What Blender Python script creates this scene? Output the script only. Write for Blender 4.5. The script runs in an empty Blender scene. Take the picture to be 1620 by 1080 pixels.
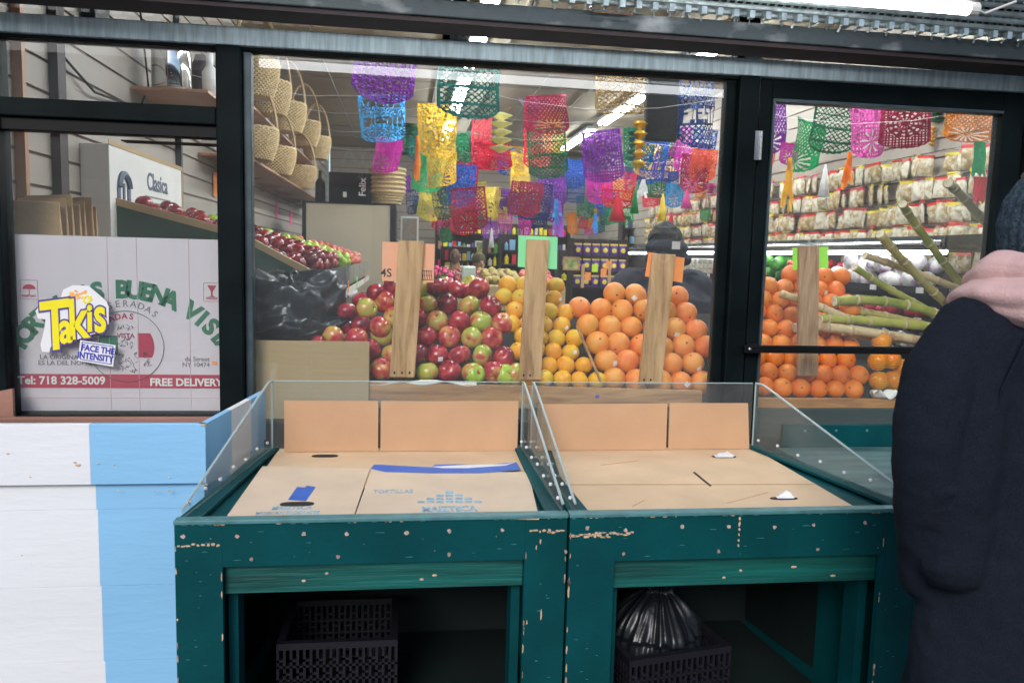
import bpy, bmesh, math, random
from mathutils import Vector, Matrix, noise
R_ = math.radians
random.seed(7)
scene = bpy.context.scene
COL = scene.collection
# ---------------------------------------------------------------- camera
F, W, H = 1260.0, 1620.0, 1080.0
cd = bpy.data.cameras.new('camera'); cam = bpy.data.objects.new('camera', cd); COL.objects.link(cam)
CL = Vector((0, -3.05, 1.5))
CR = Matrix.Rotation(R_(-7.7), 3, 'Z') @ Matrix.Rotation(R_(90-6.1), 3, 'X') @ Matrix.Rotation(R_(1.5), 3, 'Z')
cam.matrix_world = Matrix.Translation(CL) @ CR.to_4x4()
cd.lens = 36.0*F/W; cd.sensor_width = 36; cd.clip_end = 400; cd.clip_start = .05
cd.dof.use_dof = True; cd.dof.focus_distance = 3.0; cd.dof.aperture_fstop = 5.6
scene.camera = cam
# ---------------------------------------------------------------- world and sun (overcast)
world = bpy.data.worlds.new('World'); scene.world = world; world.use_nodes = True
wn = world.node_tree; wn.nodes.clear()
sky = wn.nodes.new('ShaderNodeTexSky'); sky.sky_type = 'NISHITA'; sky.sun_disc = False
sky.sun_elevation = R_(32); sky.sun_rotation = R_(200)
bg = wn.nodes.new('ShaderNodeBackground'); bg.inputs[1].default_value = .125
wo = wn.nodes.new('ShaderNodeOutputWorld')
wn.links.new(sky.outputs[0], bg.inputs[0]); wn.links.new(bg.outputs[0], wo.inputs[0])
sd = bpy.data.lights.new('sun', 'SUN'); sd.energy = 1.5; sd.angle = R_(25); sd.color = (1, .96, .92)
sun = bpy.data.objects.new('sun', sd); COL.objects.link(sun)
sun.rotation_euler = (R_(58), 0, R_(-20))
scene.view_settings.view_transform = 'Standard'; scene.view_settings.look = 'None'
scene.view_settings.exposure = .6; scene.view_settings.gamma = 1
try:
    scene.cycles.transparent_max_bounces = 24
    scene.cycles.max_bounces = 8
except Exception: pass
TUBE = 46.0

# ---------------------------------------------------------------- pixel to world
def ray(px, py): return CR @ Vector(((px-W/2)/F, -(py-H/2)/F, -1))
def P(px, py, Y): d = ray(px, py); return CL + d*((Y-CL.y)/d.y)
def PX(px, py, X): d = ray(px, py); return CL + d*((X-CL.x)/d.x)
def PZ(px, py, Z): d = ray(px, py); return CL + d*((Z-CL.z)/d.z)
def depth(Y): return (Y-CL.y)

# ---------------------------------------------------------------- mesh builder
class MB:
    def __init__(s): s.v = []; s.f = []; s.m = []
    def add(s, vs, fs, mi=0):
        o = len(s.v); s.v += [Vector(p) for p in vs]
        for f in fs: s.f.append([i+o for i in f]); s.m.append(mi)
        return s
    def hexa(s, p, mi=0):   # p: bottom 4 ccw, top 4
        return s.add(p, [(3, 2, 1, 0), (4, 5, 6, 7), (0, 1, 5, 4), (1, 2, 6, 5), (2, 3, 7, 6), (3, 0, 4, 7)], mi)
    def box(s, x0, x1, y0, y1, z0, z1, mi=0):
        return s.hexa([(x0, y0, z0), (x1, y0, z0), (x1, y1, z0), (x0, y1, z0), (x0, y0, z1), (x1, y0, z1), (x1, y1, z1), (x0, y1, z1)], mi)
    def slab(s, q, t, mi=0):  # quad q ccw seen from outside; thickness t behind
        q = [Vector(a) for a in q]; n = (q[1]-q[0]).cross(q[3]-q[0]).normalized()*t
        return s.hexa([a-n for a in q]+list(q), mi)
    def prism(s, pts, t, axis=None, mi=0):   # planar polygon extruded
        pts = [Vector(a) for a in pts]; n = Vector(axis)*t if axis else Vector((0, t, 0)); k = len(pts)
        fs = [tuple(range(k)), tuple(range(2*k-1, k-1, -1))]
        fs += [(i, i+k, (i+1) % k+k, (i+1) % k) for i in range(k)]
        return s.add(pts+[a+n for a in pts], fs, mi)
    def tube(s, path, r, n=8, mi=0, cap=True, flat=1.0):
        path = [Vector(a) for a in path]; rs = r if isinstance(r, (list, tuple)) else [r]*len(path)
        vs = []; fs = []; up = Vector((0, 0, 1))
        for i, p in enumerate(path):
            t = (path[min(i+1, len(path)-1)]-path[max(i-1, 0)])
            if t.length < 1e-9: t = Vector((0, 0, 1))
            t.normalize(); a = t.cross(up)
            if a.length < .1: a = t.cross(Vector((1, 0, 0)))
            a.normalize(); b = t.cross(a)
            for j in range(n):
                th = 2*math.pi*j/n; vs.append(p+a*(math.cos(th)*rs[i])+b*(math.sin(th)*rs[i]*flat))
        for i in range(len(path)-1):
            for j in range(n):
                j2 = (j+1) % n; fs.append((i*n+j, i*n+j2, (i+1)*n+j2, (i+1)*n+j))
        if cap: fs.append(tuple(range(n-1, -1, -1))); k = (len(path)-1)*n; fs.append(tuple(range(k, k+n)))
        return s.add(vs, fs, mi)
    def lathe(s, prof, n=16, c=(0, 0, 0), mi=0, sx=1, sy=1, mod=None):
        c = Vector(c); vs = []; fs = []
        for i, (r, z) in enumerate(prof):
            for j in range(n):
                th = 2*math.pi*j/n; k = mod(th, z) if mod else 1
                vs.append(c+Vector((math.cos(th)*r*sx*k, math.sin(th)*r*sy*k, z)))
        for i in range(len(prof)-1):
            for j in range(n):
                j2 = (j+1) % n; fs.append((i*n+j, i*n+j2, (i+1)*n+j2, (i+1)*n+j))
        if prof[0][0] > 1e-4: fs.append(tuple(range(n-1, -1, -1)))
        if prof[-1][0] > 1e-4: k = (len(prof)-1)*n; fs.append(tuple(range(k, k+n)))
        return s.add(vs, fs, mi)
    def ell(s, c, r, n=14, mi=0):
        r = (r, r, r) if not isinstance(r, (tuple, list)) else r
        k = max(6, n//2+1)
        prof = [(max(1e-5, math.sin(math.pi*i/k)), -math.cos(math.pi*i/k)) for i in range(k+1)]
        c = Vector(c); vs = []; fs = []
        for (a, z) in prof:
            for j in range(n):
                th = 2*math.pi*j/n; vs.append(c+Vector((math.cos(th)*a*r[0], math.sin(th)*a*r[1], z*r[2])))
        for i in range(k):
            for j in range(n):
                j2 = (j+1) % n; fs.append((i*n+j, i*n+j2, (i+1)*n+j2, (i+1)*n+j))
        fs.append(tuple(range(n-1, -1, -1))); fs.append(tuple(range(k*n, k*n+n)))
        return s.add(vs, fs, mi)
    def caps(s, pts, rs, n=12, mi=0):
        pts = [Vector(p) for p in pts]
        for i in range(len(pts)-1): s.tube([pts[i], pts[i+1]], [rs[i], rs[i+1]], n, mi)
        for p, r in zip(pts, rs): s.ell(p, r, n, mi)
        return s
    def grid(s, fn, nu, nv, skip=None, mi=0):
        vs = [fn(i/nu, j/nv) for j in range(nv+1) for i in range(nu+1)]
        fs = []
        for j in range(nv):
            for i in range(nu):
                if skip and skip((i+.5)/nu, (j+.5)/nv): continue
                a = j*(nu+1)+i; fs.append((a, a+1, a+nu+2, a+nu+1))
        return s.add(vs, fs, mi)
    def text(s, txt, size, M, ext=.0006, mi=0, bold=0, align='CENTER', space=1, shear=0):
        c = bpy.data.curves.new('t', 'FONT'); c.body = txt; c.size = size; c.extrude = ext; c.offset = bold
        c.align_x = align; c.align_y = 'CENTER'; c.space_character = space; c.shear = shear; c.resolution_u = 3
        o = bpy.data.objects.new('t', c); COL.objects.link(o)
        dg = bpy.context.evaluated_depsgraph_get(); me = o.evaluated_get(dg).to_mesh()
        s.add([M @ v.co for v in me.vertices], [tuple(p.vertices) for p in me.polygons], mi)
        o.evaluated_get(dg).to_mesh_clear(); bpy.data.objects.remove(o); bpy.data.curves.remove(c)
        return s
    def build(s, name, mats, parent=None, smooth=False, bev=0, remesh=0, smooth_it=0, disp=None, solid=0, loc=None):
        off = Vector((0, 0, 0))
        if parent is not None:
            q = parent
            while q is not None: off += q.location; q = q.parent
        if loc is not None: off = Vector(loc)
        me = bpy.data.meshes.new(name)
        me.from_pydata([v-off for v in s.v], [], s.f)
        if not isinstance(mats, (list, tuple)): mats = [mats]
        for m in mats: me.materials.append(m)
        if len(mats) > 1: me.polygons.foreach_set('material_index', s.m)
        if smooth: me.polygons.foreach_set('use_smooth', [True]*len(s.f))
        me.update()
        o = bpy.data.objects.new(name, me); COL.objects.link(o)
        if parent is not None: o.parent = parent
        if loc is not None: o.location = loc
        if remesh:
            md = o.modifiers.new('r', 'REMESH'); md.mode = 'VOXEL'; md.voxel_size = remesh; md.use_smooth_shade = True
        if smooth_it:
            md = o.modifiers.new('s', 'SMOOTH'); md.iterations = smooth_it; md.factor = .5
        if disp:
            tx = bpy.data.textures.new('d', 'CLOUDS'); tx.noise_scale = disp[1]
            md = o.modifiers.new('d', 'DISPLACE'); md.texture = tx; md.strength = disp[0]; md.mid_level = .5
        if solid:
            md = o.modifiers.new('so', 'SOLIDIFY'); md.thickness = solid
        if bev:
            md = o.modifiers.new('b', 'BEVEL'); md.width = bev; md.segments = 2; md.limit_method = 'ANGLE'
            md.harden_normals = False
        return o

def props(o, label=None, cat=None, group=None, kind=None):
    if label: o['label'] = label
    if cat: o['category'] = cat
    if group: o['group'] = group
    if kind: o['kind'] = kind
    return o
def thing(name, label, cat, loc=(0, 0, 0), group=None):
    o = bpy.data.objects.new(name, None); COL.objects.link(o); o.location = loc; o.empty_display_size = .1
    return props(o, label, cat, group)
def dup(o, loc=None, rot=None, label=None, parent=None, mats=None, scale=None):
    c = o.copy(); COL.objects.link(c)
    if parent is not None: c.parent = parent
    if loc is not None: c.location = loc
    if rot is not None: c.rotation_euler = rot
    if scale is not None: c.scale = scale
    if label: c['label'] = label
    for ch in list(o.children): dup(ch, parent=c)
    return c
def slotmat(o, m, i=0): o.material_slots[i].link = 'OBJECT'; o.material_slots[i].material = m

# ---------------------------------------------------------------- materials
def newmat(name):
    m = bpy.data.materials.new(name); m.use_nodes = True
    nt = m.node_tree; return m, nt, nt.nodes, nt.links, nt.nodes['Principled BSDF']
def mat(name, col, rough=.5, metal=0, var=.12, vscale=6, bump=0, bscale=60, stretch=(1, 1, 1), spec=None, emit=None, es=0, coat=0, col2=None, thr=None, rnd=0, detail=5, trans=0, sub=0):
    m, nt, N, L, B = newmat(name)
    B.inputs['Roughness'].default_value = rough; B.inputs['Metallic'].default_value = metal
    if spec is not None: B.inputs['Specular IOR Level'].default_value = spec
    if coat: B.inputs['Coat Weight'].default_value = coat; B.inputs['Coat Roughness'].default_value = .12
    if sub: B.inputs['Subsurface Weight'].default_value = sub; B.inputs['Subsurface Radius'].default_value = (.02, .008, .004)
    tc = N.new('ShaderNodeTexCoord'); mp = N.new('ShaderNodeMapping'); mp.inputs['Scale'].default_value = stretch
    L.new(tc.outputs['Object'], mp.inputs['Vector'])
    nz = N.new('ShaderNodeTexNoise'); nz.inputs['Scale'].default_value = vscale; nz.inputs['Detail'].default_value = detail
    L.new(mp.outputs[0], nz.inputs['Vector'])
    rp = N.new('ShaderNodeValToRGB'); c1 = tuple(max(0, c*(1-var)) for c in col[:3])+(1,); c2 = tuple(min(1, c*(1+var)) for c in col[:3])+(1,)
    rp.color_ramp.elements[0].position = .3; rp.color_ramp.elements[1].position = .7
    rp.color_ramp.elements[0].color = c1; rp.color_ramp.elements[1].color = c2
    if col2:
        t = thr or (.45, .6)
        rp.color_ramp.elements[0].position = t[0]; rp.color_ramp.elements[1].position = t[1]
        rp.color_ramp.elements[0].color = tuple(col[:3])+(1,); rp.color_ramp.elements[1].color = tuple(col2[:3])+(1,)
    fac = nz.outputs[0]
    if rnd:
        oi = N.new('ShaderNodeObjectInfo'); ma = N.new('ShaderNodeMath'); ma.operation = 'MULTIPLY_ADD'
        ma.inputs[1].default_value = rnd; L.new(oi.outputs['Random'], ma.inputs[0])
        sb = N.new('ShaderNodeMath'); sb.operation = 'SUBTRACT'; sb.inputs[1].default_value = rnd/2
        L.new(fac, sb.inputs[0]); L.new(sb.outputs[0], ma.inputs[2]); fac = ma.outputs[0]
        # shift noise per object
        ad = N.new('ShaderNodeVectorMath'); ad.operation = 'ADD'; ml = N.new('ShaderNodeMath'); ml.operation = 'MULTIPLY'; ml.inputs[1].default_value = 37
        L.new(oi.outputs['Random'], ml.inputs[0]); L.new(mp.outputs[0], ad.inputs[0]); L.new(ml.outputs[0], ad.inputs[1]); L.new(ad.outputs[0], nz.inputs['Vector'])
    L.new(fac, rp.inputs[0]); L.new(rp.outputs[0], B.inputs['Base Color'])
    if bump:
        n2 = N.new('ShaderNodeTexNoise'); n2.inputs['Scale'].default_value = bscale; n2.inputs['Detail'].default_value = 4
        L.new(mp.outputs[0], n2.inputs['Vector'])
        bp = N.new('ShaderNodeBump'); bp.inputs['Strength'].default_value = bump; bp.inputs['Distance'].default_value = .01
        L.new(n2.outputs[0], bp.inputs['Height']); L.new(bp.outputs[0], B.inputs['Normal'])
    if emit:
        B.inputs['Emission Color'].default_value = tuple(emit)+(1,); B.inputs['Emission Strength'].default_value = es
    if trans: B.inputs['Transmission Weight'].default_value = trans
    return m
def glassmat(name, tint=(1, 1, 1), refl=1.0, rough=0.0, dirt_veil=0.0):
    m = bpy.data.materials.new(name); m.use_nodes = True; N = m.node_tree.nodes; L = m.node_tree.links; N.clear()
    o = N.new('ShaderNodeOutputMaterial'); t = N.new('ShaderNodeBsdfTransparent'); g = N.new('ShaderNodeBsdfGlossy')
    t.inputs[0].default_value = tuple(tint)+(1,); g.inputs['Roughness'].default_value = rough
    fr = N.new('ShaderNodeFresnel'); fr.inputs[0].default_value = 1.5
    ge = N.new('ShaderNodeNewGeometry'); mb_ = N.new('ShaderNodeMath'); mb_.operation = 'MULTIPLY_ADD'; mb_.inputs[1].default_value = -refl; mb_.inputs[2].default_value = refl
    L.new(ge.outputs['Backfacing'], mb_.inputs[0])
    mu = N.new('ShaderNodeMath'); mu.operation = 'MULTIPLY'; L.new(mb_.outputs[0], mu.inputs[1])
    mx = N.new('ShaderNodeMixShader'); L.new(fr.outputs[0], mu.inputs[0]); L.new(mu.outputs[0], mx.inputs[0])
    L.new(t.outputs[0], mx.inputs[1]); L.new(g.outputs[0], mx.inputs[2]); out = mx
    if dirt_veil:  # diffuse film: surface dirt plus a painted veil of reflected light
        d = N.new('ShaderNodeBsdfDiffuse'); d.inputs[0].default_value = (.7, .72, .72, 1)
        nz = N.new('ShaderNodeTexNoise'); nz.inputs['Scale'].default_value = 5; nz.inputs['Detail'].default_value = 6
        tc = N.new('ShaderNodeTexCoord'); L.new(tc.outputs['Object'], nz.inputs['Vector'])
        m2 = N.new('ShaderNodeMath'); m2.operation = 'MULTIPLY'; m2.inputs[1].default_value = dirt_veil*2; L.new(nz.outputs[0], m2.inputs[0])
        mx2 = N.new('ShaderNodeMixShader'); L.new(m2.outputs[0], mx2.inputs[0]); L.new(mx.outputs[0], mx2.inputs[1]); L.new(d.outputs[0], mx2.inputs[2]); out = mx2
    L.new(out.outputs[0], o.inputs[0]); return m
def woodmat(name, c1, c2, rough=.6, scale=9, axis='X', bump=.15, knots=True):
    m, nt, N, L, B = newmat(name); B.inputs['Roughness'].default_value = rough
    tc = N.new('ShaderNodeTexCoord'); mp = N.new('ShaderNodeMapping')
    mp.inputs['Scale'].default_value = {'X': (.12, 1, 1), 'Y': (1, .12, 1), 'Z': (1, 1, .12)}[axis]
    L.new(tc.outputs['Object'], mp.inputs['Vector'])
    nz = N.new('ShaderNodeTexNoise'); nz.inputs['Scale'].default_value = scale*9; nz.inputs['Detail'].default_value = 7; nz.inputs['Distortion'].default_value = .6
    L.new(mp.outputs[0], nz.inputs['Vector'])
    rp = N.new('ShaderNodeValToRGB'); rp.color_ramp.elements[0].position = .32; rp.color_ramp.elements[1].position = .68
    rp.color_ramp.elements[0].color = tuple(c1)+(1,); rp.color_ramp.elements[1].color = tuple(c2)+(1,)
    L.new(nz.outputs[0], rp.inputs[0]); out = rp.outputs[0]
    if knots:
        vo = N.new('ShaderNodeTexVoronoi'); vo.inputs['Scale'].default_value = 9
        m2 = N.new('ShaderNodeMapping'); m2.inputs['Scale'].default_value = {'X': (.6, 1, 1), 'Y': (1, .6, 1), 'Z': (1, 1, .6)}[axis]
        L.new(tc.outputs['Object'], m2.inputs[0]); L.new(m2.outputs[0], vo.inputs['Vector'])
        r2 = N.new('ShaderNodeValToRGB'); r2.color_ramp.elements[0].position = .06; r2.color_ramp.elements[1].position = .16
        r2.color_ramp.elements[0].color = (.45, .35, .25, 1); r2.color_ramp.elements[1].color = (1, 1, 1, 1)
        L.new(vo.outputs['Distance'], r2.inputs[0])
        mx = N.new('ShaderNodeMixRGB'); mx.blend_type = 'MULTIPLY'; mx.inputs[0].default_value = .8
        L.new(out, mx.inputs[1]); L.new(r2.outputs[0], mx.inputs[2]); out = mx.outputs[0]
    m3 = N.new('ShaderNodeMapping'); sc3 = [4.5, 4.5, 4.5]; sc3['XYZ'.index(axis)] = .5; m3.inputs['Scale'].default_value = sc3
    oi = N.new('ShaderNodeObjectInfo'); ml = N.new('ShaderNodeMath'); ml.operation = 'MULTIPLY'; ml.inputs[1].default_value = 19; L.new(oi.outputs['Random'], ml.inputs[0])
    av = N.new('ShaderNodeVectorMath'); L.new(tc.outputs['Object'], m3.inputs[0]); L.new(m3.outputs[0], av.inputs[0]); L.new(ml.outputs[0], av.inputs[1])
    n3 = N.new('ShaderNodeTexNoise'); n3.inputs['Scale'].default_value = 6; n3.inputs['Detail'].default_value = 4; n3.inputs['Distortion'].default_value = 1.2; L.new(av.outputs[0], n3.inputs['Vector'])
    r3 = N.new('ShaderNodeValToRGB'); r3.color_ramp.elements[0].position = .33; r3.color_ramp.elements[1].position = .5; r3.color_ramp.elements[0].color = (.52, .4, .3, 1); r3.color_ramp.elements[1].color = (1, 1, 1, 1)
    L.new(n3.outputs[0], r3.inputs[0]); x3 = N.new('ShaderNodeMixRGB'); x3.blend_type = 'MULTIPLY'; x3.inputs[0].default_value = .75; L.new(out, x3.inputs[1]); L.new(r3.outputs[0], x3.inputs[2]); out = x3.outputs[0]
    L.new(out, B.inputs['Base Color'])
    bp = N.new('ShaderNodeBump'); bp.inputs['Strength'].default_value = bump; bp.inputs['Distance'].default_value = .004
    L.new(nz.outputs[0], bp.inputs['Height']); L.new(bp.outputs[0], B.inputs['Normal'])
    return m
def foilmat(name, col, metal=.8, rough=.14, tr=.22):
    m, nt, N, L, B = newmat(name); B.inputs['Base Color'].default_value = tuple(col)+(1,)
    B.inputs['Metallic'].default_value = metal; B.inputs['Roughness'].default_value = rough
    tc = N.new('ShaderNodeTexCoord'); nz = N.new('ShaderNodeTexNoise'); nz.inputs['Scale'].default_value = 13; nz.inputs['Detail'].default_value = 4
    L.new(tc.outputs['Object'], nz.inputs['Vector']); bp = N.new('ShaderNodeBump'); bp.inputs['Strength'].default_value = 1; bp.inputs['Distance'].default_value = .035
    L.new(nz.outputs[0], bp.inputs['Height']); L.new(bp.outputs[0], B.inputs['Normal'])
    t = N.new('ShaderNodeBsdfTranslucent'); t.inputs[0].default_value = tuple(min(1, c*1.3) for c in col)+(1,)
    mx = N.new('ShaderNodeMixShader'); mx.inputs[0].default_value = tr
    L.new(B.outputs[0], mx.inputs[1]); L.new(t.outputs[0], mx.inputs[2]); L.new(mx.outputs[0], N['Material Output'].inputs[0])
    return m

M = {}
M['frame'] = mat('frame_paint', (.004, .008, .009), .5, .0, .4, 5, .08, 40, spec=.08)
M['frame_worn_lit'] = mat('worn_lit_frame_paint', (.62, .75, .8), .45, .2, .4, 10, .2, 60, stretch=(7, 1, .6), col2=(.36, .46, .5), thr=(.35, .7))  # worn paint, paled so the rail's colour carries the tube light
M['black'] = mat('black_rubber', (.005, .005, .006), .5, 0, .2, spec=.2)
M['steel'] = mat('steel', (.5, .5, .5), .25, 1, .1)
M['chrome'] = mat('chrome', (.7, .7, .7), .08, 1, .03)
M['glass'] = glassmat('window_glass', (.96, .98, .975), 1.35, 0, .026)  # film raised so the panes carry a painted milky veil
M['acrylic'] = glassmat('acrylic_sheet', (.93, .95, .94), 1.0, .02, .05)
M['acrylic_edge'] = mat('acrylic_edge', (.55, .66, .66), .25, 0, .05, trans=.3)
M['green'] = mat('dark_green_paint', (.001, .062, .069), .6, 0, .3, 3, .12, 90, spec=.12)
M['green2'] = mat('brushed_green_paint', (.002, .11, .095), .5, 0, .6, 14, .35, 60, stretch=(.12, 1, 2))
M['green_shade'] = mat('shaded_green_paint', (.001, .009, .009), .7, 0, .3, 4)  # near-black green: shade inside the stands put into the colour
M['rim'] = mat('faded_green_edge', (.07, .2, .21), .5, 0, .25, 20, .1, 90)
M['bare'] = mat('bare_wood', (.62, .42, .27), .7, 0, .3, 60)
M['screw'] = mat('rusty_screw_cap', (.55, .4, .34), .6, 0, .4, 150)
M['scratch'] = mat('light_teal_scratch', (.05, .22, .24), .6, 0, .3, 60)
M['dirt_veil'] = mat('grime', (.35, .25, .2), .8, 0, .4, 90)
M['blue'] = mat('sky_blue_paint', (.26, .54, .81), .5, 0, .08, 2.2, .16, 35, stretch=(.4, 1, 1.5))
M['white'] = mat('white_paint', (.8, .81, .83), .5, 0, .05, 2.2, .16, 35, stretch=(.4, 1, 1.5))
M['redwood'] = mat('red_brown_board', (.3, .15, .11), .7, 0, .3, 6, .2, 60, stretch=(.2, 1, 1))
M['card'] = mat('cardboard', (.54, .325, .185), .8, 0, .08, 5, .08, 120, stretch=(1, 1, 1))
M['card_in'] = mat('cardboard_flat', (.68, .49, .31), .8, 0, .1, 5, .08, 120)
M['card_pale'] = mat('pale_cardboard', (.68, .53, .38), .8, 0, .1, 5, .08, 120)
M['card_box'] = mat('corrugated_box', (.43, .31, .17), .85, 0, .05, 5, .12, 60, stretch=(.08, 1, 1.6))
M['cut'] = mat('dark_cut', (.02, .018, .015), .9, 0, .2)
M['tape'] = mat('blue_tape', (.012, .12, .52), .45, 0, .12, 12, .2, 60)
M['print_blue'] = mat('pale_blue_print', (.28, .45, .55), .8, 0, .3, 60)
M['wood'] = woodmat('pine_ledge', (.34, .14, .045), (.6, .31, .11), axis='X', scale=3)
M['stake'] = woodmat('pine_stake', (.43, .24, .1), (.66, .41, .2), axis='Z', scale=4)
M['stake_dark'] = woodmat('weathered_stake', (.3, .16, .08), (.48, .3, .17), axis='Z', scale=6)
M['peach'] = mat('peach_paper', (.9, .42, .25), .8, 0, .03); M['mint'] = mat('mint_paper', (.28, .8, .38), .8, 0, .03)
M['orange_p'] = mat('orange_paper', (.95, .3, .06), .8, 0, .03); M['lime'] = mat('lime_paper', (.35, .85, .06), .8, 0, .03)
M['pink_p'] = mat('pink_paper', (.95, .08, .3), .8, 0, .03); M['yellow_p'] = mat('yellow_green_paper', (.6, .85, .03), .8, 0, .03)
M['ink'] = mat('ink', (.03, .025, .03), .7, 0, .2)
M['white_p'] = mat('white_paper', (.75, .74, .71), .7, 0, .05); M['cream'] = mat('cream_panel', (.56, .5, .37), .5, 0, .06, 2)
M['board'] = mat('printed_white_card', (.62, .56, .6), .7, 0, .05, 2, .03, 80, stretch=(3, 1, .6))
M['crimson'] = mat('crimson_print', (.42, .035, .075), .7, 0, .08, 20)
M['darkgreen_print'] = mat('green_print', (.03, .16, .09), .7, 0, .12, 30)
M['grey_print'] = mat('grey_print', (.2, .18, .2), .7, 0, .2, 40)
M['pink_print'] = mat('pink_print', (.6, .42, .44), .7, 0, .1)
M['yellow'] = mat('yellow_print', (.9, .78, .02), .4, 0, .05); M['purple_ink'] = mat('purple_print', (.09, .06, .28), .5, 0, .1)
M['sticker'] = mat('white_sticker', (.8, .8, .82), .35, 0, .02); M['orange_ink'] = mat('orange_print', (.9, .42, .08), .5, 0, .2, 40)
M['indigo'] = mat('indigo_print', (.05, .05, .4), .5, 0, .1)
M['navy'] = mat('navy_wool', (.011, .0145, .023), .95, 0, .4, 420, .3, 700, spec=.1)
M['navy2'] = mat('navy_quilt', (.002, .005, .022), .8, 0, .3, 6, .2, 60)
M['pinkcloth'] = mat('pink_fleece', (.6, .39, .37), .95, 0, .1, 14, .35, 260, spec=.1)
M['knit'] = mat('grey_blue_knit', (.05, .075, .1), .95, 0, .5, 120, .9, 260, spec=.1)
M['skin'] = mat('skin', (.45, .25, .17), .5, 0, .08, 10, .05, 100, sub=.1); M['skin2'] = mat('brown_skin', (.26, .13, .08), .5, 0, .08, 10, sub=.1)
M['hair'] = mat('dark_hair', (.012, .009, .008), .6, 0, .4, 60, .8, 130)
M['jeans'] = mat('dark_trousers', (.015, .017, .025), .85, 0, .2); M['grey_c'] = mat('grey_cloth', (.2, .21, .24), .9, 0, .1)
M['olive_c'] = mat('olive_knit', (.09, .08, .04), .9, 0, .4, 90, .8, 150); M['shoe'] = mat('shoe_leather', (.015, .013, .012), .4)
M['eye'] = mat('eye', (.05, .03, .02), .1); M['lip'] = mat('lip', (.3, .1, .08), .5)
M['bag'] = mat('black_plastic', (.01, .0125, .017), .36, 0, .3, 6, .5, 16, coat=.15)
M['crate'] = mat('black_crate', (.009, .009, .014), .45, 0, .2, 6, .05, 80)
M['bead'] = mat('glazing_bead_paint', (.05, .075, .085), .4, .3, .4, 10, .1, 50)
M['grate'] = mat('galvanised_gate', (.55, .62, .62), .35, .75, .35, 20, .2, 60)
M['iron'] = mat('rusty_painted_iron', (.05, .065, .07), .5, .3, .5, 9, .3, 50, col2=(.3, .32, .33), thr=(.55, .72), stretch=(.5, 1, 1))
M['iron_dark'] = mat('dark_iron', (.03, .018, .02), .6, .2, .3)
M['slat'] = mat('slatwall', (.31, .275, .235), .55, 0, .06, 2); M['groove'] = mat('slat_groove', (.16, .09, .05), .7)
M['slat_r'] = mat('slatwall_right', (.3, .26, .215), .6, 0, .06, 2)
M['ceil'] = mat('ceiling_tile', (.4, .345, .26), .9, 0, .08, 3, .1, 200); M['tee'] = mat('ceiling_grid', (.3, .28, .24), .6)
M['floor'] = mat('shop_floor', (.2, .18, .16), .4, 0, .2, 3)
M['wicker'] = mat('wicker', (.56, .42, .22), .7, 0, .2, 40, .2, 60); M['wicker2'] = mat('wicker_handle', (.45, .3, .16), .6, 0, .3, 30, .3, 60)
M['shelfwood'] = mat('brown_shelf', (.38, .19, .1), .5, 0, .15, 4)
M['tube'] = mat('lit_tube', (.9, .95, 1), .5, emit=(.93, .97, 1), es=TUBE)
M['fixture'] = mat('white_fixture', (.7, .7, .68), .4)
M['pavement'] = mat('pavement', (.2, .2, .2), .9, 0, .25, 2, .3, 60); M['asphalt'] = mat('asphalt', (.05, .05, .052), .9, 0, .2, 3, .4, 90)
M['paperbag'] = mat('brown_paper', (.4, .27, .15), .85, 0, .12, 8, .3, 40)
M['twist'] = mat('apron_blue', (.05, .08, .15), .6)
# fruit
def fruitmat(name, stops, rough=.3, vs=11, bump=0, bs=160, coat=.2, rnd=.35, streak=(1, 1, 1), sub=0):
    m = mat(name, stops[0], rough, 0, .1, vs, bump, bs, stretch=streak, coat=coat, rnd=rnd, sub=sub)
    for n in m.node_tree.nodes:
        if n.type == 'VALTORGB':
            e = n.color_ramp.elements
            while len(e) > 2: e.remove(e[-1])
            lo, hi = .22, .78
            e[0].position = lo; e[0].color = tuple(stops[0])+(1,); e[1].position = hi; e[1].color = tuple(stops[-1])+(1,)
            for i in range(1, len(stops)-1):
                x = e.new(lo+(hi-lo)*i/(len(stops)-1)); x.color = tuple(stops[i])+(1,)
    return m
M['apple'] = fruitmat('apple_skin', [(.13, .005, .016), (.27, .009, .025), (.42, .022, .04), (.5, .08, .05), (.55, .3, .08), (.36, .42, .06)], .25, .75, rnd=.5, streak=(1.5, 1.5, .8))
M['apple_dark'] = fruitmat('dark_red_apple', [(.07, .004, .01), (.16, .008, .015), (.26, .012, .02), (.34, .03, .03)], .22, 1.5)
M['apple_green'] = fruitmat('green_apple', [(.22, .42, .03), (.35, .52, .04), (.48, .55, .08)], .3, 1.5)
M['apple_pink'] = fruitmat('pink_apple', [(.5, .04, .05), (.6, .12, .08), (.66, .3, .12)], .3, 1.5)
M['yellow_or'] = fruitmat('yellow_orange_peel', [(.84, .3, .006), (.86, .39, .008), (.82, .46, .012), (.66, .5, .02)], .36, 1.3, .35, 26, .12, rnd=.3)
M['grapefruit'] = fruitmat('grapefruit_peel', [(.82, .17, .03), (.84, .25, .04), (.82, .32, .05), (.76, .36, .06)], .36, 1.3, .35, 24, .12, rnd=.26)
M['orange'] = fruitmat('orange_peel', [(.8, .14, .004), (.84, .2, .006), (.84, .27, .01)], .33, 1.3, .35, 26, .15, rnd=.26)
M['stem'] = mat('stem', (.12, .08, .03), .8)
M['turnip'] = mat('purple_white_turnip', (.75, .72, .7), .4, 0, .1, 9, col2=(.35, .12, .35), thr=(.5, .62))
M['pack_w'] = mat('white_pack', (.6, .55, .42), .25, 0, .2, 25, .6, 40, col2=(.72, .7, .66), thr=(.35, .6), rnd=.2); M['pack_red'] = mat('red_header', (.75, .05, .04), .4, 0, .1)
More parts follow.
